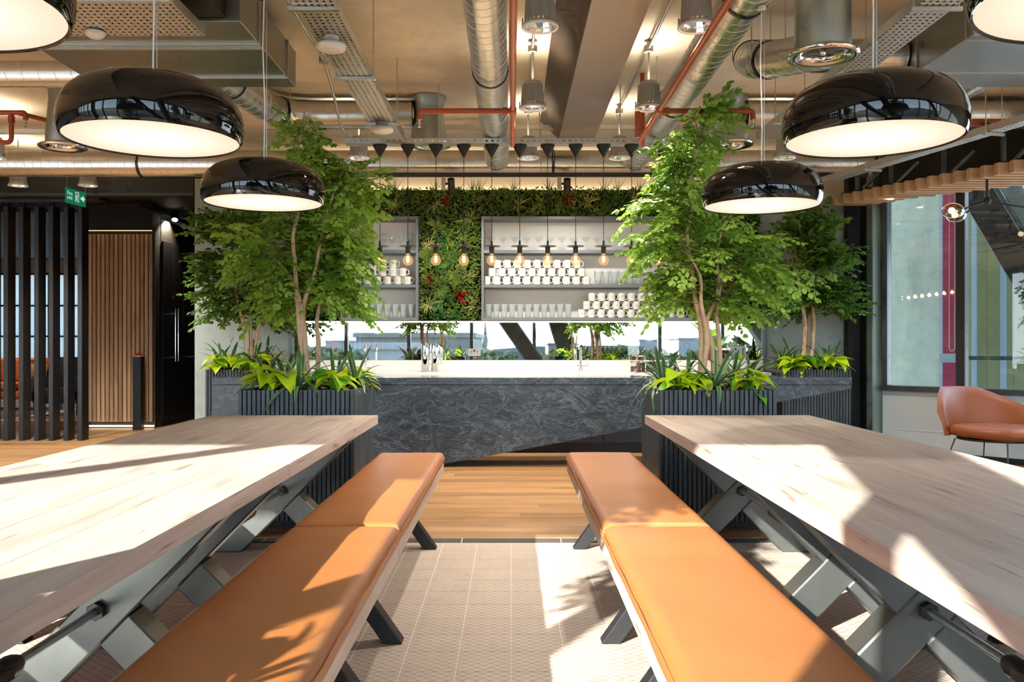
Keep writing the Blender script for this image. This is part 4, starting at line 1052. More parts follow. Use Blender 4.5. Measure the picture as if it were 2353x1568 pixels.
tray('perforated cable tray beside the sheet duct near the oak fins', (2.15, 1.5, 2.9), (2.15, 7.25, 2.9), .20, clips=5)
tray('very wide perforated tray below the fin-side sheet duct', (-2.5, 1.6, 2.9), (-2.5, 4.80, 2.9), 1.6, clips=3)
tray('narrow cable tray running beside the oak ceiling fins', (3.16, 8.67, 2.8), (3.85, 5.9, 2.8), .12, clips=2)
# ceiling beam
bmn = thing('steel_beam', 'broad brown steel beam running along the ceiling to the bar', 'beam', (.6, 4, 3.2))
MB().prism([(.47, .2, 3.2), (.82, .2, 3.2), (.82, .2, 3.215), (.47, .2, 3.215)], (0, 8.4, 0)).build('bottom_flange', MT['beam'], bmn, recalc=True)
MB().prism([(.475, .2, 3.2155), (.76, .2, 3.2155), (.70, .2, CEIL-.003), (.285, .2, CEIL-.003)], (0, 8.4, 0)).build('side_face', MT['beam_dark'], bmn, recalc=True)  # sloping side in a darker tone than the flange
# struts across
for k, (x0, x1, y, z, lab) in enumerate(((-2.4, .45, 8.45, 3.28, 'galvanised strut channel crossing below the slab near the bar'), (.84, 3.6, 8.45, 3.28, 'galvanised strut channel on the chair side of the brown beam'), (-6.2, -2.6, 8.3, 3.20, 'galvanised strut channel above the ribbed duct by the fins'))):
    s_ = thing('strut_channel', lab, 'strut', ((x0+x1)/2, y, z))
    c = MB().box(x0, x1, y-.02, y+.02, z, z+.003).box(x0, x1, y-.02, y-.017, z+.003, z+.041).box(x0, x1, y+.017, y+.02, z+.003, z+.041); c.build('channel', MT['galv'], s_)['kind'] = 'stuff'
    for x in (x0+.2, (x0+x1)/2, x1-.2): MB().tube([(x, y, z+.004), (x, y, CEIL-.002)], .005, 6).build('hanger_rod', MT['galv'], s_)
# red sprinkler pipes
def red_pipe(label, runs, heads=(), collars=(), r=.019):
    t_ = thing('sprinkler_pipe', label, 'pipe', tuple(runs[0][0]))
    for rn_ in runs: MB().tube(arc_path(rn_, .05, 5), r, 14).build('pipe_run', MT['red'], t_, smooth=50)
    for (p, q) in collars: MB().tube([p, q], r+.007, 14).build('coupling', MT['red'], t_, smooth=40)
    for (x, y, z) in heads:
        MB().lathe([(.010, 0), (.010, -.02), (.016, -.024), (.016, -.03), (.006, -.034), (.006, -.05), (.018, -.054), (.001, -.056)], 12, (x, y, z), cap0=True).build('sprinkler_head', MT['chrome'], t_, smooth=40)
    return t_
red_pipe('straight red sprinkler pipe above the gangway with a branch', [[(.01, 1.2, 2.8), (.01, 7.05, 2.8), (.01, 7.05, CEIL-.01)], [(.01, 5.98, 2.8), (-.635, 5.98, 2.8), (-.635, 5.98, 2.74)]], [(-.635, 5.98, 2.74)], [((.01, 5.93, 2.8), (.01, 6.03, 2.8)), ((-.03, 5.98, 2.8), (-.06, 5.98, 2.8)), ((.01, 3.6, 2.8), (.01, 3.66, 2.8))])
red_pipe('red sprinkler pipe below the spiral duct on the chair side', [[(1.02, 1.2, 2.8), (1.02, 6.85, 2.8), (1.068, 7.05, 2.8), (1.068, 7.05, CEIL-.01)], [(1.02, 5.98, 2.8), (1.67, 5.98, 2.8), (1.67, 5.98, 2.74)], [(.875, 6.0, 2.80), (.875, 6.0, 2.62)]], [(1.67, 5.98, 2.74)], [((1.02, 5.93, 2.8), (1.02, 6.03, 2.8)), ((1.06, 5.98, 2.8), (1.09, 5.98, 2.8))])
red_pipe('bracketed red sprinkler pipe by the small air outlet over the fins', [[(-5.2, 7.0, 3.06), (-3.93, 7.0, 3.06), (-3.93, 7.0, 3.0)], [(-4.045, 7.0, 3.06), (-4.045, 7.0, 2.81), (-4.6, 6.8, 2.86)], [(-4.0, 7.02, 3.06), (-3.6, 7.35, 3.0)]], [(-3.93, 7.0, 3.0)], [((-4.045, 7.0, 2.98), (-4.045, 7.0, 3.03))])
red_pipe('red sprinkler pipe crossing behind the pendant near the oak fins', [[(3.05, 6.67, 2.9), (5.2, 6.67, 2.9)]], [], [((4.2, 6.67, 2.9), (4.26, 6.67, 2.9))], .025)
# round air outlets
def air_outlet(label, x, y, z, r, ring, big=False):
    t_ = thing('air_outlet', label, 'air outlet', (x, y, z)); zt = CEIL-.004
    h = zt-z
    if big: prof = [(r, .03), (r, h)]
    else: prof = [(r*1.02, .02), (r*1.02, h*.2), (r*.93, h*.42), (r*.84, h*.62), (r*.90, h*.85), (r*1.0, h*.95), (r*1.0, h)]
    MB().lathe(prof, 32, (x, y, z), cap1=True).build('drum', MT['boot'], t_, smooth=40)
    MB().lathe([(r*.99, .035), (r*1.06, .022), (ring*.96, .012), (ring, .004), (ring*.985, -.006), (ring*.90, -.012), (r*.80, .004), (r*.72, .02), (r*.74, .05)], 40, (x, y, z)).build('bell_ring', MT['chrome'], t_, smooth=60)
    MB().lathe([(r*.95, .052), (.001, .053)], 24, (x, y, z)).build('inner_disc', MT['boot'], t_)
    if big:
        MB().sphere((x, y, z+.02), .018, 12, 8).build('hub_knob', MT['chrome'], t_, smooth=80)
        for k in range(8):
            a = k*math.pi/4+.2; MB().bar((x, y, z+.03), (x+r*.7*math.cos(a), y+r*.7*math.sin(a), z+.03), .004, .03).build('vane', MT['galv'], t_)
air_outlet('big round steel air outlet with bell ring and vanes', 1.716, 4.77, 2.78, .150, .195, True)
air_outlet('waisted steel air outlet over the gangway side of the bar', -.739, 7.75, 2.968, .156, .205)
air_outlet('waisted steel air outlet above the chair-side tree', 1.961, 7.75, 2.968, .156, .205)
air_outlet('round steel air outlet over the black fins', -3.63, 7.0, 2.78, .125, .185)
air_outlet('round steel air outlet above the oak ceiling fins', 4.72, 7.2, 2.95, .13, .18)
# conduits with junction boxes
def conduit(label, runs, boxes=(), r=.011):
    t_ = thing('steel_conduit', label, 'conduit', tuple(runs[0][0]))
    for rn_ in runs: MB().tube(arc_path(rn_, .12, 6), r, 10).build('tube', MT['galv'], t_, smooth=50)
    for (x, y, z) in boxes: MB().lathe([(.034, -.022), (.034, .022)], 16, (x, y, z), True, True).build('junction_box', MT['galv'], t_, smooth=40)
conduit('straight ceiling conduit feeding the downlights over the gangway', [[(.155, 1.5, 3.34), (.155, 8.2, 3.34)]], [(.155, y, 3.335) for y in (4.68, 6.3, 8.0)])
conduit('straight ceiling conduit feeding the chair-side downlights', [[(1.0, 1.5, 3.34), (1.0, 8.2, 3.34)]], [(1.0, y, 3.335) for y in (4.68, 6.3, 8.0)])
conduit('bent conduit dropping to the perforated bulb tray', [[(-1.30, 1.5, 3.30), (-1.30, 6.0, 3.16), (-1.33, 6.4, 3.10), (-1.40, 7.1, 2.98), (-1.385, 7.36, 2.936)]], [(-1.30, 6.0, 3.16)])
conduit('pair of parallel conduits beside the tray with white discs', [[(-1.14, 1.5, 3.12), (-1.14, 7.4, 3.12)], [(-1.17, 1.5, 3.16), (-1.17, 7.0, 3.16)]], [])
conduit('slanting conduit on the slab above the fins', [[(-5.2, 5.6, 3.37), (-3.3, 8.4, 3.37)]], [(-4.4, 6.78, 3.37)])
# downlights
DL = thing('downlight', 'ribbed grey cylinder downlight hung over the gangway', 'downlight', (0, 0, 0), 'ribbed grey downlights')
n = 40; prof = [(.098, .012, 0), (.092, .02, 0), (.084, .03, 1), (.076, .17, 1), (.066, .18, 0), (.062, .195, 0), (.001, .196, 0)]
V = []; 
for (r, z, rib) in prof:
    for j in range(n*2):
        a = math.pi*j/n; rr = r*(1+.025*rib*(1 if j % 4 < 2 else -1)); V.append((rr*math.cos(a), rr*math.sin(a), z))
fs = [(i*2*n+j, i*2*n+(j+1) % (2*n), (i+1)*2*n+(j+1) % (2*n), (i+1)*2*n+j) for i in range(len(prof)-1) for j in range(2*n)]
MB().add(V, fs).build('ribbed_body', MT['greyp'], DL, local=True, smooth=30)
MB().lathe([(.086, .014), (.097, .014), (.101, .006), (.100, 0), (.093, 0), (.090, .008)], 36).build('rim_ring', MT['white'], DL, local=True, smooth=40)
rf = MB(); rows_ = [(.090, .008), (.086, .03), (.074, .06), (.05, .082), (.022, .09)]
rf.lathe(rows_, 14); rf.build('reflector', MT['refl'], DL, local=True)
MB().lathe([(.024, .075), (.024, .086)], 12, cap0=True).build('lamp_core', MT['lampcore'], DL, local=True)
for s_ in (-1, 1): MB().box(s_*.094-.004, s_*.094+.004, -.008, .008, .014, .05).build('bracket', MT['greyp'], DL, local=True)
MB().tube([(0, 0, .196), (0, 0, .498)], .008, 8).build('drop_stem', MT['galv'], DL, local=True)
DLZ = 2.9
dls = [(.155, 4.68, 'hung over the gangway, first one from the windows'), (.155, 6.3, 'hung over the gangway beside the brown beam'), (.155, 8.0, 'behind the bulb tray over the gangway'),
       (1.0, 4.68, 'beside the red pipe on the chair side'), (1.0, 6.3, 'over the chair-side tree, beside the red pipe'), (1.0, 8.0, 'behind the bulb tray on the chair side'),
       (-1.41, 8.0, 'behind the fin-side tree top'), (2.53, 8.0, 'behind the chair-side pendant lamp'), (-5.36, 9.4, 'in front of the black bulkhead above the fins'), (-4.6, 9.4, 'beside the green exit sign'), (-4.78, 8.0, 'below the bracketed red pipe'),
       (4.95, 6.6, 'at the far end of the oak fins')]
for k, (x, y, wh) in enumerate(dls):
    o = DL if k == 0 else copy_tree(DL)
    o.location = (x, y, DLZ); o['label'] = 'ribbed grey cylinder downlight ' + wh
    ld = bpy.data.lights.new('downlight_beam', 'SPOT'); ld.energy = 85; ld.spot_size = R(120); ld.spot_blend = .7; ld.color = (1, .92, .80); ld.shadow_soft_size = .05
    if x < -4: ld.energy = 230
    lo = bpy.data.objects.new('downlight_beam', ld); COL.objects.link(lo); lo.location = (0, 0, .0); lo.parent = o
    lu = bpy.data.lights.new('downlight_uplight', 'SPOT'); lu.energy = 16; lu.spot_size = R(150); lu.spot_blend = .8; lu.color = (1, .82, .58); lu.shadow_soft_size = .05
    lv = bpy.data.objects.new('downlight_uplight', lu); COL.objects.link(lv); lv.location = (0, 0, .205); lv.rotation_euler = (R(180), 0, 0); lv.parent = o
# devices
for (x, y, r, lab, mt) in ((-.998, 4.8, .082, 'white disc access point hanging below the perforated tray', 'white'), (-.998, 6.67, .09, 'grey disc sensor below the perforated tray near the bar', 'greyp')):
    t_ = thing('ceiling_disc', lab, 'access point', (x, y, 2.82))
    MB().lathe([(.001, 0), (r*.7, .002), (r*.93, .010), (r, .022), (r*.97, .036), (r*.80, .046), (.001, .048)], 32, (x, y, 2.815)).build('disc_housing', MT['white'], t_, smooth=60)
    MB().lathe([(r*.5, .046), (r*.5, .083)], 20, (x, y, 2.8145), cap1=True).build('mount', MT[mt], t_, smooth=40)
t_ = thing('smoke_detector', 'small white smoke detector under the very wide tray', 'detector', (-2.27, 4.72, 2.86))
MB().lathe([(.001, 0), (.03, .002), (.045, .014), (.052, .026), (.052, .036)], 24, (-2.27, 4.72, 2.858), cap1=True).build('detector_body', MT['white'], t_, smooth=50)

# ---------------------------------------------------------------- big black pendants
PD = thing('dome_pendant', 'glossy black dome pendant', 'pendant lamp', (0, 0, 0), 'glossy black dome pendants')
pr = [(.287, .0), (.292, -.002), (.297, .008), (.303, .035), (.303, .070), (.296, .105), (.278, .142), (.246, .172), (.200, .194), (.14, .207), (.07, .213), (.001, .214)]
MB().lathe(pr, 64).build('shade', MT['shell'], PD, local=True, smooth=70)
MB().lathe([(.2895, -.0015), (.2865, .002), (.286, .006)], 64).build('inner_lip', MT['blackm'], PD, local=True, smooth=60)
MB().lathe([(.2865, .004), (.15, .0038), (.001, .0036)], 48).build('diffuser', MT['diff'], PD, local=True)
MB().tube([(.0, 0, .213), (.004, .002, .5), (-.006, 0, .8), (.003, 0, 1.1), (0, 0, CEIL-1.9-.002)], .0032, 6).build('power_cord', MT['white'], PD, local=True)
MB().tube([(.014, 0, .213), (.014, 0, CEIL-1.9-.002)], .0013, 5).build('steel_wire', MT['galv'], PD, local=True)
MB().lathe([(.05, 0), (.05, -.02), (.02, -.026)], 20, (0, 0, CEIL-1.9-.002)).build('ceiling_rose', MT['white'], PD, local=True, smooth=40)
for k, (x, y, lab) in enumerate(((-1.247, 4.36, 'glossy black dome pendant hanging against the fin-side tree'), (-1.243, 3.0, 'glossy black dome pendant over the middle of the fin-side tables'), (-1.243, 1.80, 'glossy black dome pendant over the window end of the fin-side tables'),
        (1.287, 4.45, 'glossy black dome pendant hanging against the chair-side tree'), (1.2525, 3.0, 'glossy black dome pendant over the middle of the chair-side tables'), (1.252, 1.74, 'glossy black dome pendant over the window end of the chair-side tables'))):
    o = PD if k == 0 else copy_tree(PD)
    o.location = (x, y, 1.9); o['label'] = lab
    if x > 0:   # these hang from the spiral duct above them
        zc = 3.05-math.sqrt(max(0, .122**2-(x-1.25)**2))-1.9-.001
        for ch in o.children:
            if ch.name.startswith('power_cord'): ch.data = MB().tube([(0, 0, .213), (.004, .002, .45), (-.005, 0, .75), (0, 0, zc)], .0032, 6).mesh('power_cord', MT['white'])
            elif ch.name.startswith('steel_wire'): ch.data = MB().tube([(.014, 0, .213), (.014, 0, zc-.004)], .0013, 5).mesh('steel_wire', MT['galv'])
            elif ch.name.startswith('ceiling_rose'): ch.data = MB().lathe([(.022, -.006), (.022, -.022), (.008, -.028)], 16, (0, 0, zc), cap0=True).mesh('ceiling_rose', MT['white'], smooth=40)

# ---------------------------------------------------------------- bulb row
BYR = 7.38; bx0, bx1 = PX(795, BYR), PX(1610, BYR); bz = 2.884; BZ = PZ(597, BYR)
bt_ = thing('bulb_tray', 'horizontal perforated tray carrying the row of filament bulbs', 'cable tray', ((bx0+bx1)/2, BYR, bz))
MB().box(bx0, bx1, BYR-.06, BYR+.06, bz, bz+.003).build('perforated_base', MT['perf'], bt_)
for s_ in (-1, 1):
    f = MB(); n_ = 60; stp = (bx1-bx0)/n_
    yy = BYR+s_*.06
    f.box(bx0, bx1, yy-.0015, yy+.0015, bz+.0035, bz+.014).box(bx0, bx1, yy-.0015, yy+.0015, bz+.030, bz+.044)
    for k in range(n_): f.box(bx0+k*stp, bx0+k*stp+stp*.62, yy-.0015, yy+.0015, bz+.014, bz+.030)
    f.build('slotted_lip', MT['galv'], bt_)['kind'] = 'stuff'
for x in (bx0+.22, -.62, .24, .93, bx1-.12): MB().tube([(x, BYR, bz+.003), (x, BYR, CEIL-.002)], .0045, 6).build('hanger_rod', MT['galv'], bt_)
MB().box(PX(1116, BYR), PX(1144, BYR), BYR-.05, BYR+.05, bz+.0035, bz+.042).build('driver_box', MT['black'], bt_, .003)
BP = thing('bulb_pendant', 'bare filament bulb', 'pendant lamp', (0, 0, 0), 'filament bulb pendants')
zt = bz-BZ
MB().lathe([(.060, zt-.001), (.060, zt-.010), (.006, zt-.105), (.001, zt-.106)], 24, cap0=False).build('canopy_cone', MT['blackm'], BP, local=True, smooth=40)
MB().tube([(0, 0, zt-.1), (0, 0, .148)], .0028, 6).build('cable', MT['black'], BP, local=True)
MB().lathe([(.004, .165), (.009, .160), (.009, .115)], 12, cap0=True).build('cable_grip', MT['black'], BP, local=True, smooth=40)
MB().lathe([(.001, .118), (.074, .116), (.074, .112), (.001, .110)], 32).build('disc_shade', MT['rod'], BP, local=True, smooth=40)
MB().lathe([(.021, .110), (.021, .05), (.017, .048)], 18, cap1=True).build('lamp_holder', MT['rod'], BP, local=True, smooth=40)
MB().lathe([(.015, .05), (.017, .04), (.030, .028), (.041, .010), (.044, -.008), (.040, -.028), (.026, -.044), (.010, -.0505), (.001, -.051)], 24).build('bulb', MT['bulb'], BP, local=True, smooth=80)
fil = MB()
for k in range(4):
    a = k*math.pi/2; fil.tube([(.006*math.cos(a), .006*math.sin(a), .030), (.012*math.cos(a), .012*math.sin(a), .0), (.006*math.cos(a+.4), .006*math.sin(a+.4), -.024)], .0016, 4)
fil.build('filament', MT['fil'], BP, local=True)['kind'] = 'stuff'
near = ['end one over the short shelf', 'second over the short shelf', 'at the short shelf edge', 'before the leafy strip', 'at the leafy strip edge of the long shelf', 'second along the long shelf', 'third along the long shelf', 'fourth along the long shelf', 'fifth along the long shelf', 'at the chair-side tree edge', 'half inside the chair-side tree', 'hidden deepest in the chair-side tree']
for k in range(12):
    o = BP if k == 0 else copy_tree(BP)
    o.location = (PX(873+64.25*k, BYR), BYR, BZ); o['label'] = 'filament bulb on black cable, ' + near[k]
    ld = bpy.data.lights.new('bulb_glow', 'POINT'); ld.energy = 3; ld.color = (1, .72, .42); ld.shadow_soft_size = .02
    lo = bpy.data.objects.new('bulb_glow', ld); COL.objects.link(lo); lo.parent = o; lo.location = (0, 0, -.005)
# ---------------------------------------------------------------- track and spots
TY = 8.74; tz = PZ(402, TY)
tk = thing('light_track', 'black lighting track running along the top of the green wall', 'light track', (1.0, TY, tz))
MB().box(PX(780, TY), 3.6, TY-.02, TY+.02, tz-.02, tz+.02).build('track_rail', MT['blackm'], tk)
for x in (-1.6, .3, 2.2, 3.5): MB().tube([(x, TY, tz+.02), (x, TY, CEIL-.002)], .004, 6).build('hanger_rod', MT['galv'], tk)
for (px, lab) in ((1020, 'black track spotlight above the leafy strip'), (1286, 'black track spotlight above the long shelf')):
    x = PX(px, TY); s_ = thing('track_spotlight', lab, 'spotlight', (x, TY, tz-.16), 'black track spotlights')
    MB().box(x-.024, x+.016, TY-.02, TY+.02, tz-.155, tz-.022).build('adaptor', MT['greyp'], s_, .003)
    MB().tube([(x+.017, TY, tz-.09), (x+.05, TY, tz-.09)], .012, 10).build('pivot', MT['black'], s_)
    d = Vector((.02, .62, -1)).normalized(); c = Vector((x+.075, TY, tz-.10))
    MB().tube([c-d*.065, c-d*.062, c+d*.085], [.030, .036, .036], 20).build('head', MT['rod'], s_, smooth=40)
    ld = bpy.data.lights.new('spot_beam', 'SPOT'); ld.energy = 85; ld.spot_size = R(115); ld.spot_blend = .8; ld.color = (1, .92, .80); ld.shadow_soft_size = .03
    lo = bpy.data.objects.new('spot_beam', ld); COL.objects.link(lo); lo.parent = s_; lo.location = tuple(c+d*.10-Vector(s_['_w'])); lo.rotation_euler = d.to_track_quat('-Z', 'Y').to_euler()
o = thing('short_track', 'short black track segment under the ribbed duct', 'light track', (PX(420, 9.2), 9.2, PZ(410, 9.2)))
MB().box(PX(355, 9.2), PX(485, 9.2), 9.18, 9.22, PZ(410, 9.2), PZ(402, 9.2)).build('track_rail', MT['blackm'], o)
for px in (370, 470): MB().tube([(PX(px, 9.2), 9.2, PZ(402, 9.2)), (PX(px, 9.2), 9.2, CEIL-.002)], .004, 6).build('hanger_rod', MT['galv'], o)
# cove LED over green wall
o = MB().box(-2.4, 2.85, 9.945, 9.975, 2.895, 2.905).build('cove_light', MT['ledcove']); tag(o, 'warm cove light hidden on top of the green wall', 'light strip')
# corridor spot
cs = thing('track_spotlight', 'white-lit spotlight on the slanted corridor track by the cupboards', 'spotlight', (-4.9, 12.6, 2.9), 'black track spotlights')
x, y, z = PX(402, 12.6), 12.6, PZ(498, 12.6)
MB().bar((PX(318, 11.4), 11.4, 3.02), (PX(447, 13.6), 13.6, 3.04), .04, .035).build('track_rail', MT['blackm'], cs)
d = Vector((.15, -.5, -.8)).normalized(); c = Vector((x, y, z))
MB().tube([c-d*.10, c+d*.06], .05, 18).build('head', MT['black'], cs, smooth=40)
MB().tube([c+d*.0605, c+d*.062], .042, 18).build('lens', emis('spot_lens', (1, .8, .55), 12), cs)
MB().tube([c-d*.05, (c.x, c.y, 3.01)], .010, 8).build('stem', MT['black'], cs)
ld = bpy.data.lights.new('corridor_beam', 'SPOT'); ld.energy = 90; ld.spot_size = R(120); ld.spot_blend = .7; ld.color = (1, .8, .58)
lo = bpy.data.objects.new('corridor_beam', ld); COL.objects.link(lo); lo.parent = cs; lo.location = tuple(c+d*.08-Vector(cs['_w'])); lo.rotation_euler = Vector((-.7, -.1, -1)).to_track_quat('-Z', 'Y').to_euler()
# lounge lamps
for k, (x, y) in enumerate(((-9.6, 14.0), (-8.2, 17.0), (-11.0, 16.5))):
    t_ = thing('lounge_downlight', 'warm recessed downlight above the ' + ('rug', 'armchair corner', 'far lounge windows')[k], 'downlight', (x, y, 3.04), 'lounge downlights')
    MB().lathe([(.06, .059), (.06, 0), (.05, 0), (.045, .04)], 20, (x, y, 3.04)).build('can', MT['black'], t_, smooth=40)
    MB().lathe([(.045, .03), (.001, .03)], 16, (x, y, 3.04)).build('lens', MT['lampcore'], t_)
    ld = bpy.data.lights.new('lounge_beam', 'SPOT'); ld.energy = 220; ld.spot_size = R(110); ld.spot_blend = .6; ld.color = (1, .72, .45)
    lo = bpy.data.objects.new('lounge_beam', ld); COL.objects.link(lo); lo.parent = t_; lo.location = (0, 0, -.01)
# exit sign (runs nearly along Y, faces the room)
xs_ = thing('exit_sign', 'green hanging fire exit sign with running figure and arrow', 'sign', (-4.87, 9.68, 2.78))
ex0 = Vector((-4.89, 9.50, PZ(465, 9.5))); ex1 = Vector((-4.85, 9.86, PZ(465, 9.5)))
u_ = (ex1-ex0).normalized(); nrm = Vector((u_.y, -u_.x, 0)); hgt = .165; Lw = (ex1-ex0).length
MB().prism([ex0, ex1, ex1+Vector((0, 0, hgt)), ex0+Vector((0, 0, hgt))], -nrm*.012).build('sign_panel', MT['exitgreen'], xs_, recalc=True)
def on_sign(pts2, name):
    MB().prism([ex0+u_*a+Vector((0, 0, b))+nrm*.0012 for a, b in pts2], nrm*.001).build(name, MT['exitwhite'], xs_, recalc=True)
on_sign([(.265, .07), (.30, .07), (.30, .045), (.345, .085), (.30, .125), (.30, .10), (.265, .10)], 'arrow')
on_sign([(.165, .03), (.172, .03), (.172, .138), (.225, .138), (.225, .03), (.232, .03), (.232, .145), (.165, .145)], 'door_frame_mark')
on_sign([(.195, .118), (.207, .118), (.207, .130), (.195, .130)], 'figure_head_mark')
on_sign([(.185, .072), (.20, .066), (.213, .105), (.196, .114), (.182, .10), (.178, .088), (.184, .086), (.19, .098), (.195, .098)], 'figure_body_mark')
on_sign([(.186, .073), (.198, .067), (.205, .052), (.214, .034), (.206, .032), (.196, .05), (.190, .058), (.176, .04), (.170, .044), (.182, .062)], 'figure_legs_mark')
for txt, zz in (('Fire', .092), ('exit', .045)):
    cu = bpy.data.curves.new('lettering', 'FONT'); cu.body = txt; cu.size = .062; cu.extrude = .0004
    to = bpy.data.objects.new('tmp', cu); COL.objects.link(to); dg = bpy.context.evaluated_depsgraph_get(); me = bpy.data.meshes.new_from_object(to.evaluated_get(dg)); bpy.data.objects.remove(to)
    me.materials.clear(); me.materials.append(MT['exitwhite'])
    Mx = Matrix((u_, Vector((0, 0, 1)), nrm)).transposed().to_4x4(); Mx.translation = ex0+u_*.018+Vector((0, 0, zz))+nrm*.0018-Vector(xs_['_w'])
    instm(me, 'lettering', xs_, Mx)
for p in (ex0+u_*.01, ex1-u_*.01):
    MB().tube([p+Vector((0, 0, hgt)), (p.x, p.y, CEIL-.002)], .0022, 5).build('hanging_wire', MT['galv'], xs_)

# ---------------------------------------------------------------- oak ceiling fins
endpx = [1915, 1938, 1960, 1984, 2005, 2030, 2055, 2080, 2106, 2133, 2162, 2193, 2224, 2256, 2288, 2324, 2362, 2402]
n = len(endpx)
for k, px in enumerate(endpx):
    Y = 9.42 - (9.42-7.72)*k/14.0; x0 = PX(px, Y); x1 = A0.x + (A0.y-Y)*AD.x/-AD.y - .30
    x1 = max(x0+.42, x1) if k > 2 else x0+.36+.04*k
    o = MB().box(x0, x1, Y-.032, Y+.032, 2.69, 2.80).build('ceiling_fin', MT['finoak'], bevel=.002)
    tag(o, 'oak ceiling fin in the staggered row above the rust lounge chair', 'ceiling fin', 'staggered oak ceiling fins')
pl = thing('fin_frame', 'black carrier frame with steel struts above the oak fins', 'frame', (4.3, 8.4, 2.8))
fr = MB().prism([(3.62, 9.48, 2.801), (3.98, 9.48, 2.801), (5.9, 7.2, 2.801), (4.75, 7.2, 2.801)], (0, 0, .035)).build('carrier_plate', MT['blackm'], pl, recalc=True)
for (x, y) in ((3.72, 9.30), (3.95, 9.0), (4.25, 8.5), (4.55, 8.0), (4.95, 7.4)):
    MB().bar((x, y, 2.8365), (x, y, CEIL-.002), .035, .035).build('strut', MT['framegrey'], pl)
    MB().bar((x+.05, y-.03, 2.85), (x+.22, y-.15, 3.05), .03, .03).build('diagonal_strut', MT['framegrey'], pl)
MB().lathe([(.03, .0), (.03, -.003), (.001, -.003)], 20, (PX(2045, 9.0), 8.99, 2.689)).build('recessed_light', MT['lampcore'], pl)
# bubble chandelier
Yc = 7.9; hx, hz = PX(2268, Yc), PZ(462, Yc)
ch = thing('bubble_chandelier', 'branching black chandelier with smoky glass bubbles below the oak fins', 'chandelier', (hx, Yc, hz))
MB().tube([(hx, Yc, hz), (hx, Yc, 2.688)], .012, 8).build('stem', MT['blackm'], ch)
MB().sphere((hx, Yc, hz), .035, 10, 8).build('hub', MT['blackm'], ch, smooth=60)
gl = [(PX(2183, Yc), Yc-.05, PZ(486, Yc), .085), (PX(2207, Yc), Yc+.08, PZ(492, Yc), .075), (PX(2400, Yc), Yc, PZ(480, Yc), .08)]
for k, (x, y, z, r) in enumerate(gl):
    MB().tube([(hx, Yc, hz), ((hx+x)/2, (Yc+y)/2, (hz+z)/2-.01), (x+(r*.8 if x < hx else -r*.8), y, z)], .008, 6).build('arm', MT['blackm'], ch)
    g = MB().sphere((x, y, z), r, 18, 12, sc=(1.12, 1, .85)); 
    for i, p in enumerate(g.v):
        q = Vector(p)-Vector((x, y, z)); g.v[i] = tuple(Vector((x, y, z))+q*(1+.10*noise.noise(q*9+Vector((k*3, 0, 0)))))
    go = g.build('glass_bubble', MT['smoke'], ch, smooth=80)
    MB().sphere((x-.01, y, z), .028, 12, 8).build('lamp_core', emis('bubble_core', (1, .78, .5), 14), go, smooth=80)
# blind chain
bcn = thing('blind_chain', 'white beaded blind chain loop hanging at the side window', 'blind chain', (*on_line(2187, -.04), 1.1))
for k, px in enumerate((2181, 2194)):
    p = on_line(px, -.04); MB().tube([(p.x, p.y, PZ(800, p.y)), (p.x, p.y, 3.25)], .0025, 5).build('chain', MT['white'], bcn)
pa, pb = on_line(2181, -.04), on_line(2194, -.04); zc = PZ(800, pa.y)
MB().tube([(pa.x, pa.y, zc), ((pa.x*3+pb.x)/4, (pa.y*3+pb.y)/4, zc-.03), ((pa.x+pb.x*3)/4, (pa.y+pb.y*3)/4, zc-.03), (pb.x, pb.y, zc)], .0025, 5).build('chain_loop', MT['white'], bcn)

# ================================================================== GREEN WALL
GW = thing('green_wall', 'dense living wall of mixed foliage around the grey shelves', 'green wall', (.18, 9.85, Zb))
gx0, gx1 = PX(676, 9.75), PX(1752, 9.75); GT = PZ(432, 9.75)
regions = [(gx0, gx1, Zt+.005, GT), (LX1+.01, RX0-.01, Zb+.01, Zt+.005), (gx0, LX0-.01, Zb+.01, Zt+.005), (RX1+.01, gx1, Zb+.01, Zt+.005)]
for (a, b, c, d) in regions: MB().box(a, b, 9.88, 9.94, c, d).build('planting_board', MT['soil'], GW)
rg = random.Random(21)
areas = [(b-a)*(d-c) for a, b, c, d in regions]; tot = sum(areas)
def wall_point():
    q = rg.uniform(0, tot); i = 0
    while q > areas[i]: q -= areas[i]; i += 1
    a, b, c, d = regions[i]; return rg.uniform(a, b), rg.uniform(c, d)
groups = {'leaf_carpet': (MB(), 'wallA'), 'lime_leaf_patches': (MB(), 'wallB'), 'deep_leaf_patches': (MB(), 'wallC')}
for k in range(23000):
    x, z = wall_point(); nv = noise.noise((x*2.6, z*2.6, 3.3)); nv2 = noise.noise((x*5.1, z*5.1, 9.1))
    key = 'lime_leaf_patches' if nv2 > .30 else ('deep_leaf_patches' if nv < -.12 else 'leaf_carpet')
    mb = groups[key][0]
    y = 9.86 - rg.random()**.8*(.06+.07*max(0, nv+.4)) ; L = rg.uniform(.020, .048)*(1.25 if key == 'deep_leaf_patches' else 1); W = L*rg.uniform(.35, .6)
    d = Vector((rg.uniform(-1, 1), rg.uniform(-.9, -.1), rg.uniform(-.9, 1))).normalized(); s_ = d.cross(Vector((rg.uniform(-.4, .4), -1, rg.uniform(-.4, .4)))).normalized()
    p = Vector((x, y, z)); n_ = s_.cross(d)*L*.12
    b0 = len(mb.v); mb.v.extend([tuple(p), tuple(p+d*L*.5+s_*W/2+n_), tuple(p+d*L), tuple(p+d*L*.5-s_*W/2+n_)]); mb.f.extend([(b0, b0+1, b0+2), (b0, b0+2, b0+3)]); mb.m.extend([0, 0])
for nm, (mb, mt) in groups.items():
    if mb.v: mb.build(nm, MT[mt], GW)['kind'] = 'stuff'
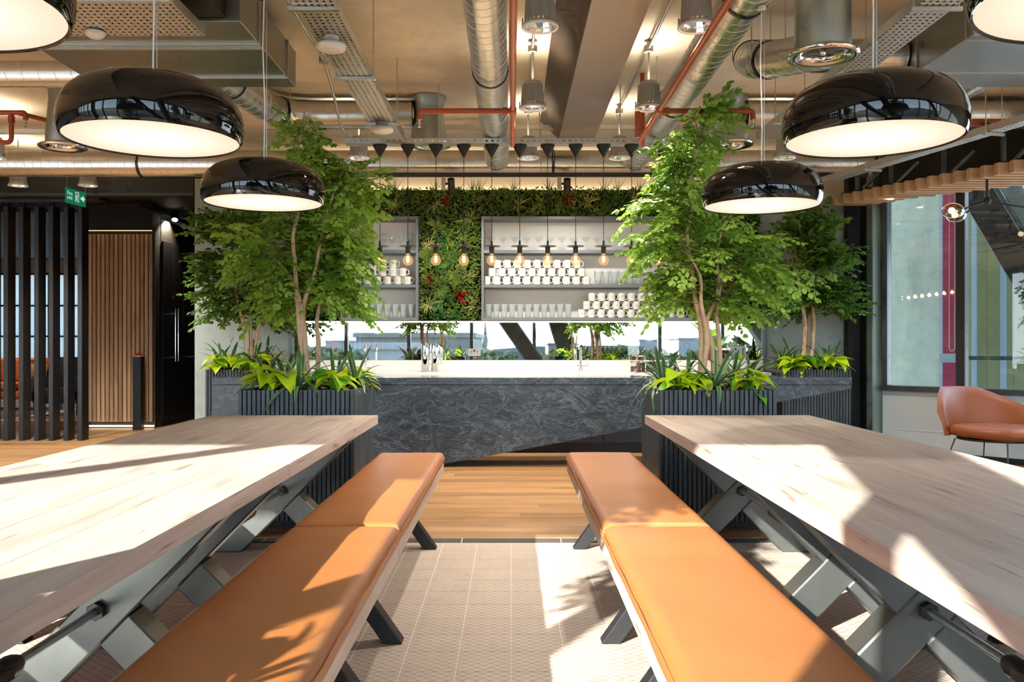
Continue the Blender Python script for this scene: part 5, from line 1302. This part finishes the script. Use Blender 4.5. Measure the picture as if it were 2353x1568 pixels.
def tuft_mesh(name, mat, n, L, W, spread, bend, seed):
    rn = random.Random(seed); mb = MB()
    for k in range(n):
        a = rn.uniform(0, 6.283); el = rn.uniform(.15, spread); d = Vector((math.sin(el)*math.cos(a), -math.cos(el), math.sin(el)*math.sin(a))); l = L*rn.uniform(.6, 1.1)
        s_ = d.cross(Vector((0, -1, .01))).normalized() if abs(d.y) < .999 else Vector((1, 0, 0)); V = []
        for i in range(5):
            t_ = i/4; c = d*l*t_ + Vector((0, 0, -bend*l*t_*t_)); wd = W*(1-t_**2)*(.5+.5*min(1, t_*4)); V += [c-s_*wd, c+s_*wd]
        mb.add(V, [(2*i, 2*i+1, 2*i+3, 2*i+2) for i in range(4)])
    return mb.mesh(name, mat)
def fern_mesh(seed):
    rn = random.Random(seed); mb = MB()
    for k in range(7):
        a = rn.uniform(0, 6.283); d = Vector((math.cos(a)*.8, -.5, math.sin(a)*.8)).normalized(); L = rn.uniform(.12, .2)
        s_ = d.cross(Vector((0, -1, 0))).normalized()
        for i in range(14):
            t_ = (i+1)/14; c = d*L*t_+Vector((0, 0, -.35*L*t_*t_)); l = .045*math.sin(math.pi*min(.97, .15+t_*.85))
            for sg in (-1, 1):
                e = c+(s_*sg*.9+d*.4)*l; mb.add([c, c+d*.005+s_*sg*.01, e, c-d*.003+s_*sg*.010], [(0, 1, 2), (0, 2, 3)])
    return mb.mesh('fern', MT['wallC'] if seed % 2 else MT['wallA'])
straw = [tuft_mesh('straw_tuft', MT['strawleaf'], 26, .17, .006, 1.35, .25, s_) for s_ in (1, 2)]
redt = [tuft_mesh('red_bromeliad', MT['redleaf'], 26, .12, .014, 1.1, .1, s_) for s_ in (3, 4)]
grn = [tuft_mesh('green_tuft', MT['wallC'], 24, .17, .008, 1.2, .35, 5), tuft_mesh('green_tuft', MT['wallB'], 22, .14, .009, 1.2, .2, 6)]
ferns = [fern_mesh(7), fern_mesh(8)]
def wp(me, nm, px, py, sc=1.0, rot=0):
    x, z = PX(px, 9.72), PZ(py, 9.72); o_ = inst(me, nm, GW, (x-GW['_w'][0], 9.80-GW['_w'][1], z-GW['_w'][2]), (0, rot, 0), (sc,)*3); return o_
for (px, py) in ((1001, 470), (1080, 500), (985, 560), (1075, 632), (1085, 700), (1192, 470), (1350, 465), (1460, 460), (985, 700), (905, 470), (1640, 470), (1690, 690)): wp(straw[rg.randrange(2)], 'straw_tuft', px, py, rg.uniform(.8, 1.1), rg.uniform(0, 6))
for (px, py) in ((1024, 462), (988, 645), (1055, 678), (1305, 462), (1312, 455), (1668, 660), (862, 470)): wp(redt[rg.randrange(2)], 'red_bromeliad', px, py, rg.uniform(.8, 1.15), rg.uniform(0, 6))
for (px, py) in ((1030, 560), (1000, 520), (1045, 455), (1075, 470), (900, 440), (1240, 470), (1290, 480), (1410, 455), (1440, 480), (1000, 610), (1070, 560), (1710, 640), (1730, 710), (1690, 730), (740, 640), (720, 700), (1050, 720)): wp(grn[rg.randrange(2)], 'green_tuft', px, py, rg.uniform(.8, 1.2), rg.uniform(0, 6))
for (px, py) in ((1030, 600), (1055, 600), (915, 455), (985, 590), (1010, 690), (1035, 640), (1165, 455), (1480, 470), (1390, 480), (1700, 600), (1725, 560), (1005, 660)): wp(ferns[rg.randrange(2)], 'fern', px, py, rg.uniform(.8, 1.2), rg.uniform(0, 6))
up_t = tuft_mesh('spiky_top_tuft', MT['wallC'], 12, .18, .004, .9, -.5, 12)
for px in (890, 905, 1000, 1085, 1100, 1180, 1260, 1390, 1420, 1470): 
    o_ = wp(up_t, 'spiky_top_tuft', px, 436, .9, 0); o_.rotation_euler = (R(-50), 0, 0)

# ================================================================== SHELF CONTENTS
# mug
MG = thing('mug', 'white mug', 'mug', (0, 0, 0))
MB().lathe([(.001, .004), (.036, .004), (.038, .0), (.040, .003), (.041, .010), (.041, .090), (.0405, .0925), (.0385, .0925), (.0375, .090), (.0375, .012), (.001, .009)], 24).build('cup', MT['ceramic'], MG, local=True, smooth=45)
hp = [(.039, 0, .076), (.055, 0, .080), (.068, 0, .070), (.072, 0, .048), (.067, 0, .028), (.054, 0, .018), (.039, 0, .022)]
MB().tube(arc_path(hp, .01, 3), .0062, 8).build('handle', MT['ceramic'], MG, local=True, smooth=60)
lg = MB()
def onmug(a, z): 
    th = -math.pi/2 + a/.0414; return (.0414*math.cos(th), .0414*math.sin(th), z)
def strk(a0, z0, a1, z1, w_=.0016):
    L = math.hypot(a1-a0, z1-z0); nx, nz = -(z1-z0)/L*w_, (a1-a0)/L*w_
    lg.add([onmug(a0-nx, z0-nz), onmug(a1-nx, z1-nz), onmug(a1+nx, z1+nz), onmug(a0+nx, z0+nz)], [(0, 1, 2, 3)])
strk(-.012, .036, -.002, .062); strk(.002, .062, .012, .036); strk(-.004, .047, .004, .047); strk(-.012, .036, -.004, .036); strk(.012, .036, .004, .036); strk(-.002, .062, .002, .062)
lg.build('printed_mark', MT['logo'], MG, local=True)['kind'] = 'stuff'
used_mug = [False]
def mug(px, row, zshelf, label, grp, Y=9.79):
    o = MG if not used_mug[0] else copy_tree(MG)
    used_mug[0] = True
    o.location = (PX(px, Y), Y, zshelf+.0005+row*.0928); o.rotation_euler = (0, 0, R(RND.uniform(-6, 6)))
    o['label'] = label; o['group'] = grp
Ym = 9.79
z_mid = shelf_z[0]+.036; z_bot = Zb+.034; z_top = shelf_z[1]+.036
rown = ('bottom', 'middle', 'top')
for row, (st, cnt_) in enumerate(((1119, 11), (1131, 10), (1143, 9))):
    for k in range(cnt_): mug(st+22.85*k, row, z_mid, 'white mug in the %s row of the pyramid beside tumblers under the martini glasses' % rown[row], 'mugs on the middle board of the long shelf')
for row, (st, cnt_) in enumerate(((1336, 11), (1348, 10), (1360, 9))):
    for k in range(cnt_): mug(st+22.85*k, row, z_bot, 'white mug in the %s row of the stack on the lowest long board' % rown[row], 'mugs on the lowest board of the long shelf')
for row, (lst, cnt_) in enumerate(((936, 6), (925, 6), (903, 5))):
    for k in range(cnt_): mug(lst-22.85*k, row, z_mid, 'white mug in the %s row of the stack on the short shelf' % rown[row], 'mugs on the short shelf')
# tumbler
TB = thing('tumbler', 'tall clear tumbler', 'glass', (0, 0, 0))
MB().lathe([(.001, .002), (.030, .0), (.032, .002), (.035, .06), (.043, .118), (.045, .155), (.0435, .155), (.0415, .118), (.0335, .06), (.030, .014), (.001, .012)], 22).build('glass_wall', MT['pint'], TB, local=True, smooth=60)
used_t = [False]
def tumbler(px, z, label, grp, Y=9.80):
    o = TB if not used_t[0] else copy_tree(TB)
    used_t[0] = True; o.location = (PX(px, Y), Y, z+.0005); o['label'] = label; o['group'] = grp
for k in range(11): tumbler(1122+18.35*k, z_bot, 'tall clear tumbler on the lowest board of the long shelf', 'tumblers on the long shelf')
for k in range(10): tumbler(1374+18.5*k, z_mid, 'tall clear tumbler beside the mug pyramid on the middle board', 'tumblers beside the mug pyramid')
for k in range(8): tumbler(945-18.4*k, z_bot, 'tall clear tumbler on the lowest board of the short shelf', 'tumblers on the short shelf')
# martini glass and champagne flute
MA = thing('martini_glass', 'clear martini glass on the top board of the long shelf', 'glass', (0, 0, 0), 'martini glasses')
MB().lathe([(.038, .0), (.038, .002), (.006, .006), (.004, .012), (.004, .080), (.006, .086), (.060, .150), (.059, .150), (.005, .089), (.001, .088)], 22, cap0=True).build('bowl_and_stem', MT['glassware'], MA, local=True, smooth=50)
for k in range(17):
    o = MA if k == 0 else copy_tree(MA)
    o.location = (PX(1129+27.1*k, 9.80), 9.80+.03*((k % 2)*2-1), z_top+.0005)
FLU = thing('wine_glass', 'clear stemmed wine glass on the top board of the short shelf', 'glass', (0, 0, 0), 'stemmed glasses on the short shelf')
MB().lathe([(.032, .0), (.032, .002), (.006, .005), (.0038, .012), (.0038, .085), (.007, .092), (.028, .112), (.034, .140), (.030, .185), (.027, .205), (.026, .205), (.029, .185), (.032, .14), (.026, .113), (.001, .094)], 22, cap0=True).build('bowl_and_stem', MT['glassware'], FLU, local=True, smooth=50)
for k in range(8):
    o = FLU if k == 0 else copy_tree(FLU)
    o.location = (PX(943-20.4*k, 9.80), 9.80+.02*((k % 2)*2-1), z_top+.0005)

# ================================================================== COUNTER ITEMS
WT = .8725
def tap_u(px, Y, label, h=.28):
    x = PX(px, Y); t_ = thing('swan_tap', label, 'tap', (x, Y, WT), 'chrome taps on the back counter')
    MB().lathe([(.024, 0), (.024, .012), (.014, .016)], 16, (x, Y, WT), cap0=True).build('base', MT['chrome'], t_, smooth=40)
    pts = [(x, Y, WT+.016), (x, Y, WT+h-.03)] + [(x, Y-.035+.035*math.cos(a), WT+h-.03+.035*math.sin(a)) for a in (.5, 1.0, 1.57, 2.1, 2.7, 3.14)] + [(x, Y-.07, WT+h-.06)]
    MB().tube(pts, .011, 10).build('spout', MT['chrome'], t_, smooth=60)
    MB().tube([(x+.012, Y, WT+.04), (x+.05, Y, WT+.045)], .006, 8).build('lever', MT['chrome'], t_, smooth=40)
tap_u(841, 9.62, 'slim chrome swan tap beside the fin-side planter leaves', .29)
tap_u(1712, 9.62, 'slim chrome swan tap beside the small framed screen', .29)
x = PX(1334, 9.58); Yt = 9.58
t_ = thing('mixer_tap', 'polished kitchen mixer tap in the middle of the back counter', 'tap', (x, Yt, WT))
MB().lathe([(.022, 0), (.022, .05), (.016, .054)], 16, (x, Yt, WT), cap0=True).build('base', MT['chrome'], t_, smooth=40)
MB().tube([(x, Yt, WT+.054), (x, Yt, WT+.275), (x, Yt-.03, WT+.29), (x, Yt-.11, WT+.285)], .014, 12).build('spout', MT['chrome'], t_, smooth=60)
MB().tube([(x-.04, Yt, WT+.075), (x+.085, Yt, WT+.075)], .012, 10).build('valve_body', MT['chrome'], t_, smooth=60)
MB().tube([(x+.08, Yt, WT+.075), (x+.08, Yt, WT+.15)], .006, 8).build('lever', MT['chrome'], t_, smooth=60)
for k, (px, Y) in enumerate(((977, 9.60), (999, 9.66))):
    x = PX(px, Y); t_ = thing('steel_pitcher', ('polished steel pitcher with slanted rim, beside the other one', 'polished steel pitcher with slanted rim and long handle')[k], 'pitcher', (x, Y, WT), 'steel pitchers on the back counter')
    n = 28; V = []
    rr = [(.040, 0), (.042, .004), (.042, .22), (.042, .285)]
    for i, (r, z) in enumerate(rr):
        for j in range(n):
            a = 2*math.pi*j/n; zz = z + (-.03*math.cos(a) if i == 3 else 0); V.append((x+r*math.cos(a), Y+r*math.sin(a), WT+zz))
    fs = [(i*n+j, i*n+(j+1) % n, (i+1)*n+(j+1) % n, (i+1)*n+j) for i in range(3) for j in range(n)] + [tuple(range(n))[::-1], tuple(3*n+j for j in range(n))]
    MB().add(V, fs).build('body', MT['chrome'], t_, smooth=50)
    MB().tube([(x+.041, Y, WT+.20), (x+.07, Y, WT+.205), (x+.072, Y, WT+.09), (x+.041, Y, WT+.08)], .006, 8).build('handle', MT['chrome'], t_, smooth=60)
copper = simple('copper_lid', (.72, .36, .20), .25, 1, .1); coffee = simple('coffee_beans', (.10, .035, .015), .6, 0, .4, 60)
for k, (px, h, r) in enumerate(((1459, .10, .052), (1472, .16, .052))):
    Y = 9.58 + k*.12; x = PX(px, Y); t_ = thing('coffee_jar', ('short glass coffee jar with copper lid', 'tall glass coffee jar with copper lid')[k], 'jar', (x, Y, WT), 'coffee jars')
    MB().lathe([(r, 0), (r, h), (r*.96, h+.003)], 24, (x, Y, WT), cap0=True).build('glass_wall', MT['jar'], t_, smooth=40)
    MB().lathe([(r*.93, .004), (r*.93, h*.62), (.001, h*.64)], 20, (x, Y, WT), cap0=True).build('coffee', coffee, t_, smooth=40)
    MB().lathe([(r*1.04, h+.004), (r*1.04, h+.018), (r*.9, h+.022)], 24, (x, Y, WT), cap0=True, cap1=True).build('lid', copper, t_, smooth=40)
Y = 9.62; x0, x1 = PX(1487, Y), PX(1551, Y)
t_ = thing('storage_box', 'low black storage box beside the coffee jars', 'box', ((x0+x1)/2, Y, WT))
MB().box(x0, x1, Y-.09, Y+.09, WT, WT+.10).build('body', MT['black'], t_, .008, 40, seg=2)
MB().box(x0-.004, x1+.004, Y-.094, Y+.094, WT+.1005, WT+.112).build('lid', MT['blackm'], t_, .003)
# framed screen on stand
Y = 9.66; xa, xb2 = PX(1637, Y), PX(1676, Y); t_ = thing('framed_screen', 'small white-framed dark screen leaning on the back counter', 'screen', ((xa+xb2)/2, Y, WT))
tl_ = Matrix.Rotation(R(-12), 3, 'X'); cz = WT+.17
MB().obox(((xa+xb2)/2, Y, cz), (xb2-xa+.03, .012, .19), tl_).build('frame', MT['white'], t_, .004)
MB().obox(((xa+xb2)/2, Y-.0075, cz-.002), (xb2-xa-.006, .004, .145), tl_).build('display', MT['screen'], t_)
MB().obox(((xa+xb2)/2-.01, Y+.035, WT+.10), (.16, .05, .20), Matrix.Identity(3)).build('wooden_stand', MT['finoak'], t_, .004)
for s_ in (-1, 1):
    MB().obox(((xa+xb2)/2+s_*.045, Y-.0102, cz+.02), (.016, .002, .030), tl_).build('screen_figure', simple('dim_portrait', (.16, .09, .06), .5), t_)

# ================================================================== LOUNGE CHAIR
CCx, CCy, cz0 = 4.46, 7.95, .345; face = R(-62)
lc = thing('lounge_chair', 'rust leather lounge chair with wrapped back and wire legs', 'chair', (CCx, CCy, 0))
sh = MB(); V = []; na, nh = 33, 7; Rr = .43; ths = []
for side in (0, 1):
    for i in range(na):
        s_ = i/(na-1); a = R(157) - s_*R(170); hgt_ = (.22+.23*min(1, s_/.12)**.5 if s_ < .12 else .45) * (1 if s_ < .42 else 1-.75*((s_-.42)/.58)**1.05)
        for j in range(nh):
            t2 = j/(nh-1); rr = Rr + .01*t2 + .05*t2*t2*(1-s_*.6) - (.05 if side else 0)*(1-.35*t2)
            z = cz0 - .02 + hgt_*t2 + (0 if not side else .002); V.append((CCx+rr*math.cos(a)*1.02, CCy+rr*math.sin(a)*.95, z + (-.03 if side and j == nh-1 else 0)))
off = na*nh; fs = []
for i in range(na-1):
    for j in range(nh-1):
        a = i*nh+j; fs.append((a, a+nh, a+nh+1, a+1)); fs.append((off+a, off+a+1, off+a+nh+1, off+a+nh))
    fs.append((i*nh+nh-1, (i+1)*nh+nh-1, off+(i+1)*nh+nh-1, off+i*nh+nh-1)); fs.append((i*nh, off+i*nh, off+(i+1)*nh, (i+1)*nh))
for i in (0, na-1):
    for j in range(nh-1): fs.append((i*nh+j, i*nh+j+1, off+i*nh+j+1, off+i*nh+j))
bk = sh.add(V, fs).build('back_shell', MT['leather2'], lc, smooth=70, recalc=True)
ns = 40; V = []; fs = []
rows2 = [(.0, -.0), (.80, .0), (.97, .02), (1.0, .05), (.985, .085), (.93, .105), (.6, .115), (.0, .118)]
for (k, z) in rows2:
    for j in range(ns):
        a = 2*math.pi*j/ns; c_, s2 = math.cos(a), math.sin(a); rr = .385*max(k, .001)/((abs(c_)**3.2+abs(s2)**3.2)**(1/3.2))
        lx, ly = rr*c_*1.02+.05, rr*s2*.95
        V.append((CCx+lx*math.cos(face)-ly*math.sin(face), CCy+lx*math.sin(face)+ly*math.cos(face), cz0-.02+z))
fs = [(i*ns+j, i*ns+(j+1) % ns, (i+1)*ns+(j+1) % ns, (i+1)*ns+j) for i in range(len(rows2)-1) for j in range(ns)]
MB().add(V, fs).build('seat_cushion', MT['leather2'], lc, smooth=70)
MB().lathe([(.33, 0), (.33, .018)], 32, (CCx, CCy, cz0-.04), cap0=True, cap1=True).build('base_board', MT['blackm'], lc)
for s_ in (-1, 1):
    f = lambda lx, ly, z: (CCx+lx*math.cos(face)-ly*math.sin(face), CCy+lx*math.sin(face)+ly*math.cos(face), z)
    MB().tube([f(-.26, s_*.22, cz0-.04), f(-.33, s_*.30, .01), f(.30, s_*.30, .01), f(.24, s_*.22, cz0-.04)], .008, 8).build('sled_leg', MT['steel'], lc, smooth=50)

# ================================================================== BANANA PLANT BY THE WINDOWS (seen in the mirror)
sp_ = thing('banana_plant', 'tall broad-leaved plant in a grey pot by the window wall', 'plant', (4.75, -.35, 0))
MB().lathe([(.16, 0), (.20, .02), (.22, .42), (.21, .43), (.195, .40)], 28, (4.75, -.35, 0), cap0=True).build('pot', MT['greyp'], sp_, smooth=40)
MB().lathe([(.195, .39), (.001, .395)], 20, (4.75, -.35, 0)).build('soil', MT['soil'], sp_)
bl = MB(); V = []; n = 10
for i in range(n+1):
    s_ = i/n; wd = .11*math.sin(math.pi*(.06+.92*s_))**.7; y = .62*s_; z = .10*s_-.22*s_*s_
    V += [(-wd, y, z+.35*wd), (0, y, z), (wd, y, z+.35*wd)]
blm = bl.add(V, [(3*i+k, 3*i+k+1, 3*i+k+4, 3*i+k+3) for i in range(n) for k in (0, 1)]).mesh('leaf', MT['strel'], smooth=179)
rn = random.Random(4)
for k in range(11):
    a = 2.4*k; L = rn.uniform(.35, 1.0); tip = Vector((.30*L*math.cos(a), .22*L*math.sin(a), .42+L))
    MB().tube([(4.75, -.35, .36), (4.75+tip.x*.4, -.35+tip.y*.4, .36+(tip.z-.36)*.5), (4.75+tip.x, -.35+tip.y, tip.z)], [.016, .012, .007], 6).build('leaf_stalk', MT['strel'], sp_)
    inst(blm, 'leaf', sp_, (tip.x, tip.y, tip.z), (R(rn.uniform(20, 70)), rn.uniform(-.4, .4), a-math.pi/2), (rn.uniform(.8, 1.1),)*3)

# ================================================================== OUTSIDE (seen through the windows and in the mirror)
DM = 2*WY
def ox(px, Y): return (px-CX)*(DM-Y)/F
def oz(py, Y): return CH-(py-CY)*(DM-Y)/F
GZ = -22.0
g = MB().box(-600, 600, -900, -6, GZ-1, GZ).build('ground', simple('town_ground', (.04, .045, .03), .9, 0, .4, .02)); g['kind'] = 'structure'
def block(label, pxa, pxb, pyt, Y, depth, mat, floors=6, bays=10, name='building'):
    x0, x1, z1 = ox(pxa, Y), ox(pxb, Y), oz(pyt, Y); t_ = thing(name, label, 'building', ((x0+x1)/2, Y-depth/2, GZ))
    MB().box(x0, x1, Y-depth, Y, GZ, z1).build('wall', mat, t_)
    MB().box(x0-.3, x1+.3, Y-depth-.3, Y+.3, z1, z1+.5).build('parapet', mat, t_)
    gm = simple('dark_glazing', (.06, .075, .085), .15)
    wdt = (x1-x0)/bays; fh = 3.4
    for f_ in range(floors):
        for b in range(bays):
            zc = z1-1.2-f_*fh
            if zc-1.8 < GZ: continue
            MB().box(x0+b*wdt+wdt*.18, x0+b*wdt+wdt*.82, Y+.02, Y+.08, zc-1.8, zc).build('window', gm, t_)
    return t_
greyb = simple('grey_cladding', (.07, .068, .055), .6, 0, .2, .3); paleb = simple('pale_render', (.13, .135, .135), .8, 0, .1, .2); brickb = simple('brown_brick', (.085, .075, .062), .85, 0, .2, .4)
block('long grey office block with dark glazing beyond the windows', 818, 1086, 776, -70, 30, greyb, 5, 14)
block('small glazed pavilion block in front of the grey office', 822, 942, 803, -46, 10, paleb, 3, 9)
block('distant pale tower block behind the trees', 748, 795, 786, -260, 20, paleb, 3, 6)
block('distant brown block on the horizon near the spire', 1260, 1330, 792, -300, 30, brickb, 3, 7)
block('distant pale blocks on the horizon beyond the chair side', 1470, 1512, 783, -330, 30, paleb, 3, 6)
block('stepped pale block beyond the banana plant', 1560, 1640, 780, -240, 25, paleb, 3, 7)
block('low brown terrace beyond the gangway', 1330, 1480, 799, -210, 20, brickb, 3, 12)
# church spire
Y = -250; xc = ox(1115, Y); zb_ = oz(797, Y); zt_ = oz(738, Y)
cs_ = thing('church', 'tall pointed church spire on the horizon', 'church', (xc, Y, GZ))
MB().box(xc-.9, xc+.9, Y-1, Y+1, GZ, zb_+1).build('tower', greyb, cs_)
MB().lathe([(1.1, zb_+1), (.55, zb_+3.5), (.02, zt_+1)], 8, (xc, Y, 0)).build('spire', greyb, cs_)
MB().box(xc-8, xc-1, Y-3, Y+3, GZ, zb_-3).build('nave', greyb, cs_)
# crane
Y = -220; xc = ox(767, Y); zt_ = oz(735, Y)
cr = thing('tower_crane', 'thin red tower crane on the horizon', 'crane', (xc, Y, GZ)); redc = simple('crane_red', (.35, .05, .05), .6)
for dx in (-.6, .6):
    for dy in (-.6, .6): MB().bar((xc+dx, Y+dy, GZ), (xc+dx, Y+dy, zt_), .14, .14).build('mast_leg', redc, cr)
lat = MB()
for k in range(22):
    z0 = GZ+k*(zt_-GZ)/22; z1 = GZ+(k+1)*(zt_-GZ)/22
    lat.bar((xc-.6, Y+.6, z0), (xc+.6, Y+.6, z1), .1, .1)
lat.build('lattice', redc, cr)['kind'] = 'stuff'
MB().bar((xc-9, Y, zt_), (xc+14, Y, zt_+.4), .8, .8).build('jib', redc, cr)
# trees outside
def blob_tree(px, pyt, Y, r, label):
    x = ox(px, Y); zt_ = oz(pyt, Y); t_ = thing('street_tree', label, 'tree', (x, Y, GZ), 'trees outside the windows'); rn = random.Random(int(px))
    MB().tube([(x, Y, GZ), (x, Y, zt_-r*.6)], [r*.09, r*.05], 8).build('trunk', MT['bark'], t_)
    cm = MB()
    for k in range(260):
        u_ = Vector((rn.gauss(0, 1), rn.gauss(0, 1), rn.gauss(0, 1))).normalized()*rn.uniform(.6, 1.0); c = Vector((x+u_.x*r, Y+u_.y*r, zt_-r*.85+u_.z*r*.85))
        s_ = r*.2; M3 = Euler((rn.uniform(0, 6), rn.uniform(0, 6), rn.uniform(0, 6))).to_matrix()
        for q in range(2):
            a, b = M3 @ Vector((s_, 0, 0)), M3 @ Vector((0, s_*.8, s_*.3*(q*2-1))); cm.add([c-a, c+b, c+a, c-b], [(0, 1, 2, 3)])
    cm.build('crown', MT['streettree'], t_)['kind'] = 'stuff'
for k, (px, pyt, Y, r, lab) in enumerate(((700, 802, -60, 2.6, 'beside the fin-side brace'), (790, 806, -40, 2.0, 'in front of the pavilion block'), (845, 799, -120, 4.5, 'behind the pavilion block'), (1110, 806, -60, 2.6, 'below the church spire'), (1150, 812, -52, 2.0, 'right of the church spire'), (1265, 804, -80, 3.0, 'under the leaning brace'), (1345, 797, -120, 5.0, 'beside the steep brace'), (1430, 796, -100, 4.5, 'in front of the brown terrace'), (1490, 800, -80, 3.6, 'below the pale blocks'), (1590, 806, -70, 3.0, 'beside the banana plant leaves'), (1700, 780, -60, 4.0, 'next to the chair-side brace'), (1640, 800, -90, 4.0, 'behind the banana plant'), (740, 800, -130, 5, 'under the red crane'))):
    blob_tree(px, pyt, Y, r, 'leafy green tree outdoors ' + lab)
# low wooded hill on the horizon
hl = MB(); V = []; nseg = 60
for i in range(nseg+1):
    x = -420+840*i/nseg; h_ = oz(800, -520)+3.2*noise.noise((x*.012, 0, 0))+1.2*noise.noise((x*.05, 3, 0)); V += [(x, -520, GZ), (x, -520, h_), (x, -640, h_*.6+GZ*.4)]
hl.add(V, [(3*i+k, 3*i+k+1, 3*i+k+4, 3*i+k+3) for i in range(nseg) for k in (0, 1)])
o = hl.build('hill', simple('hazy_wood', (.05, .065, .06), .9, 0, .5, .05), recalc=True); o['kind'] = 'structure'
for o in bpy.data.objects:
    if '_w' in o: del o['_w']
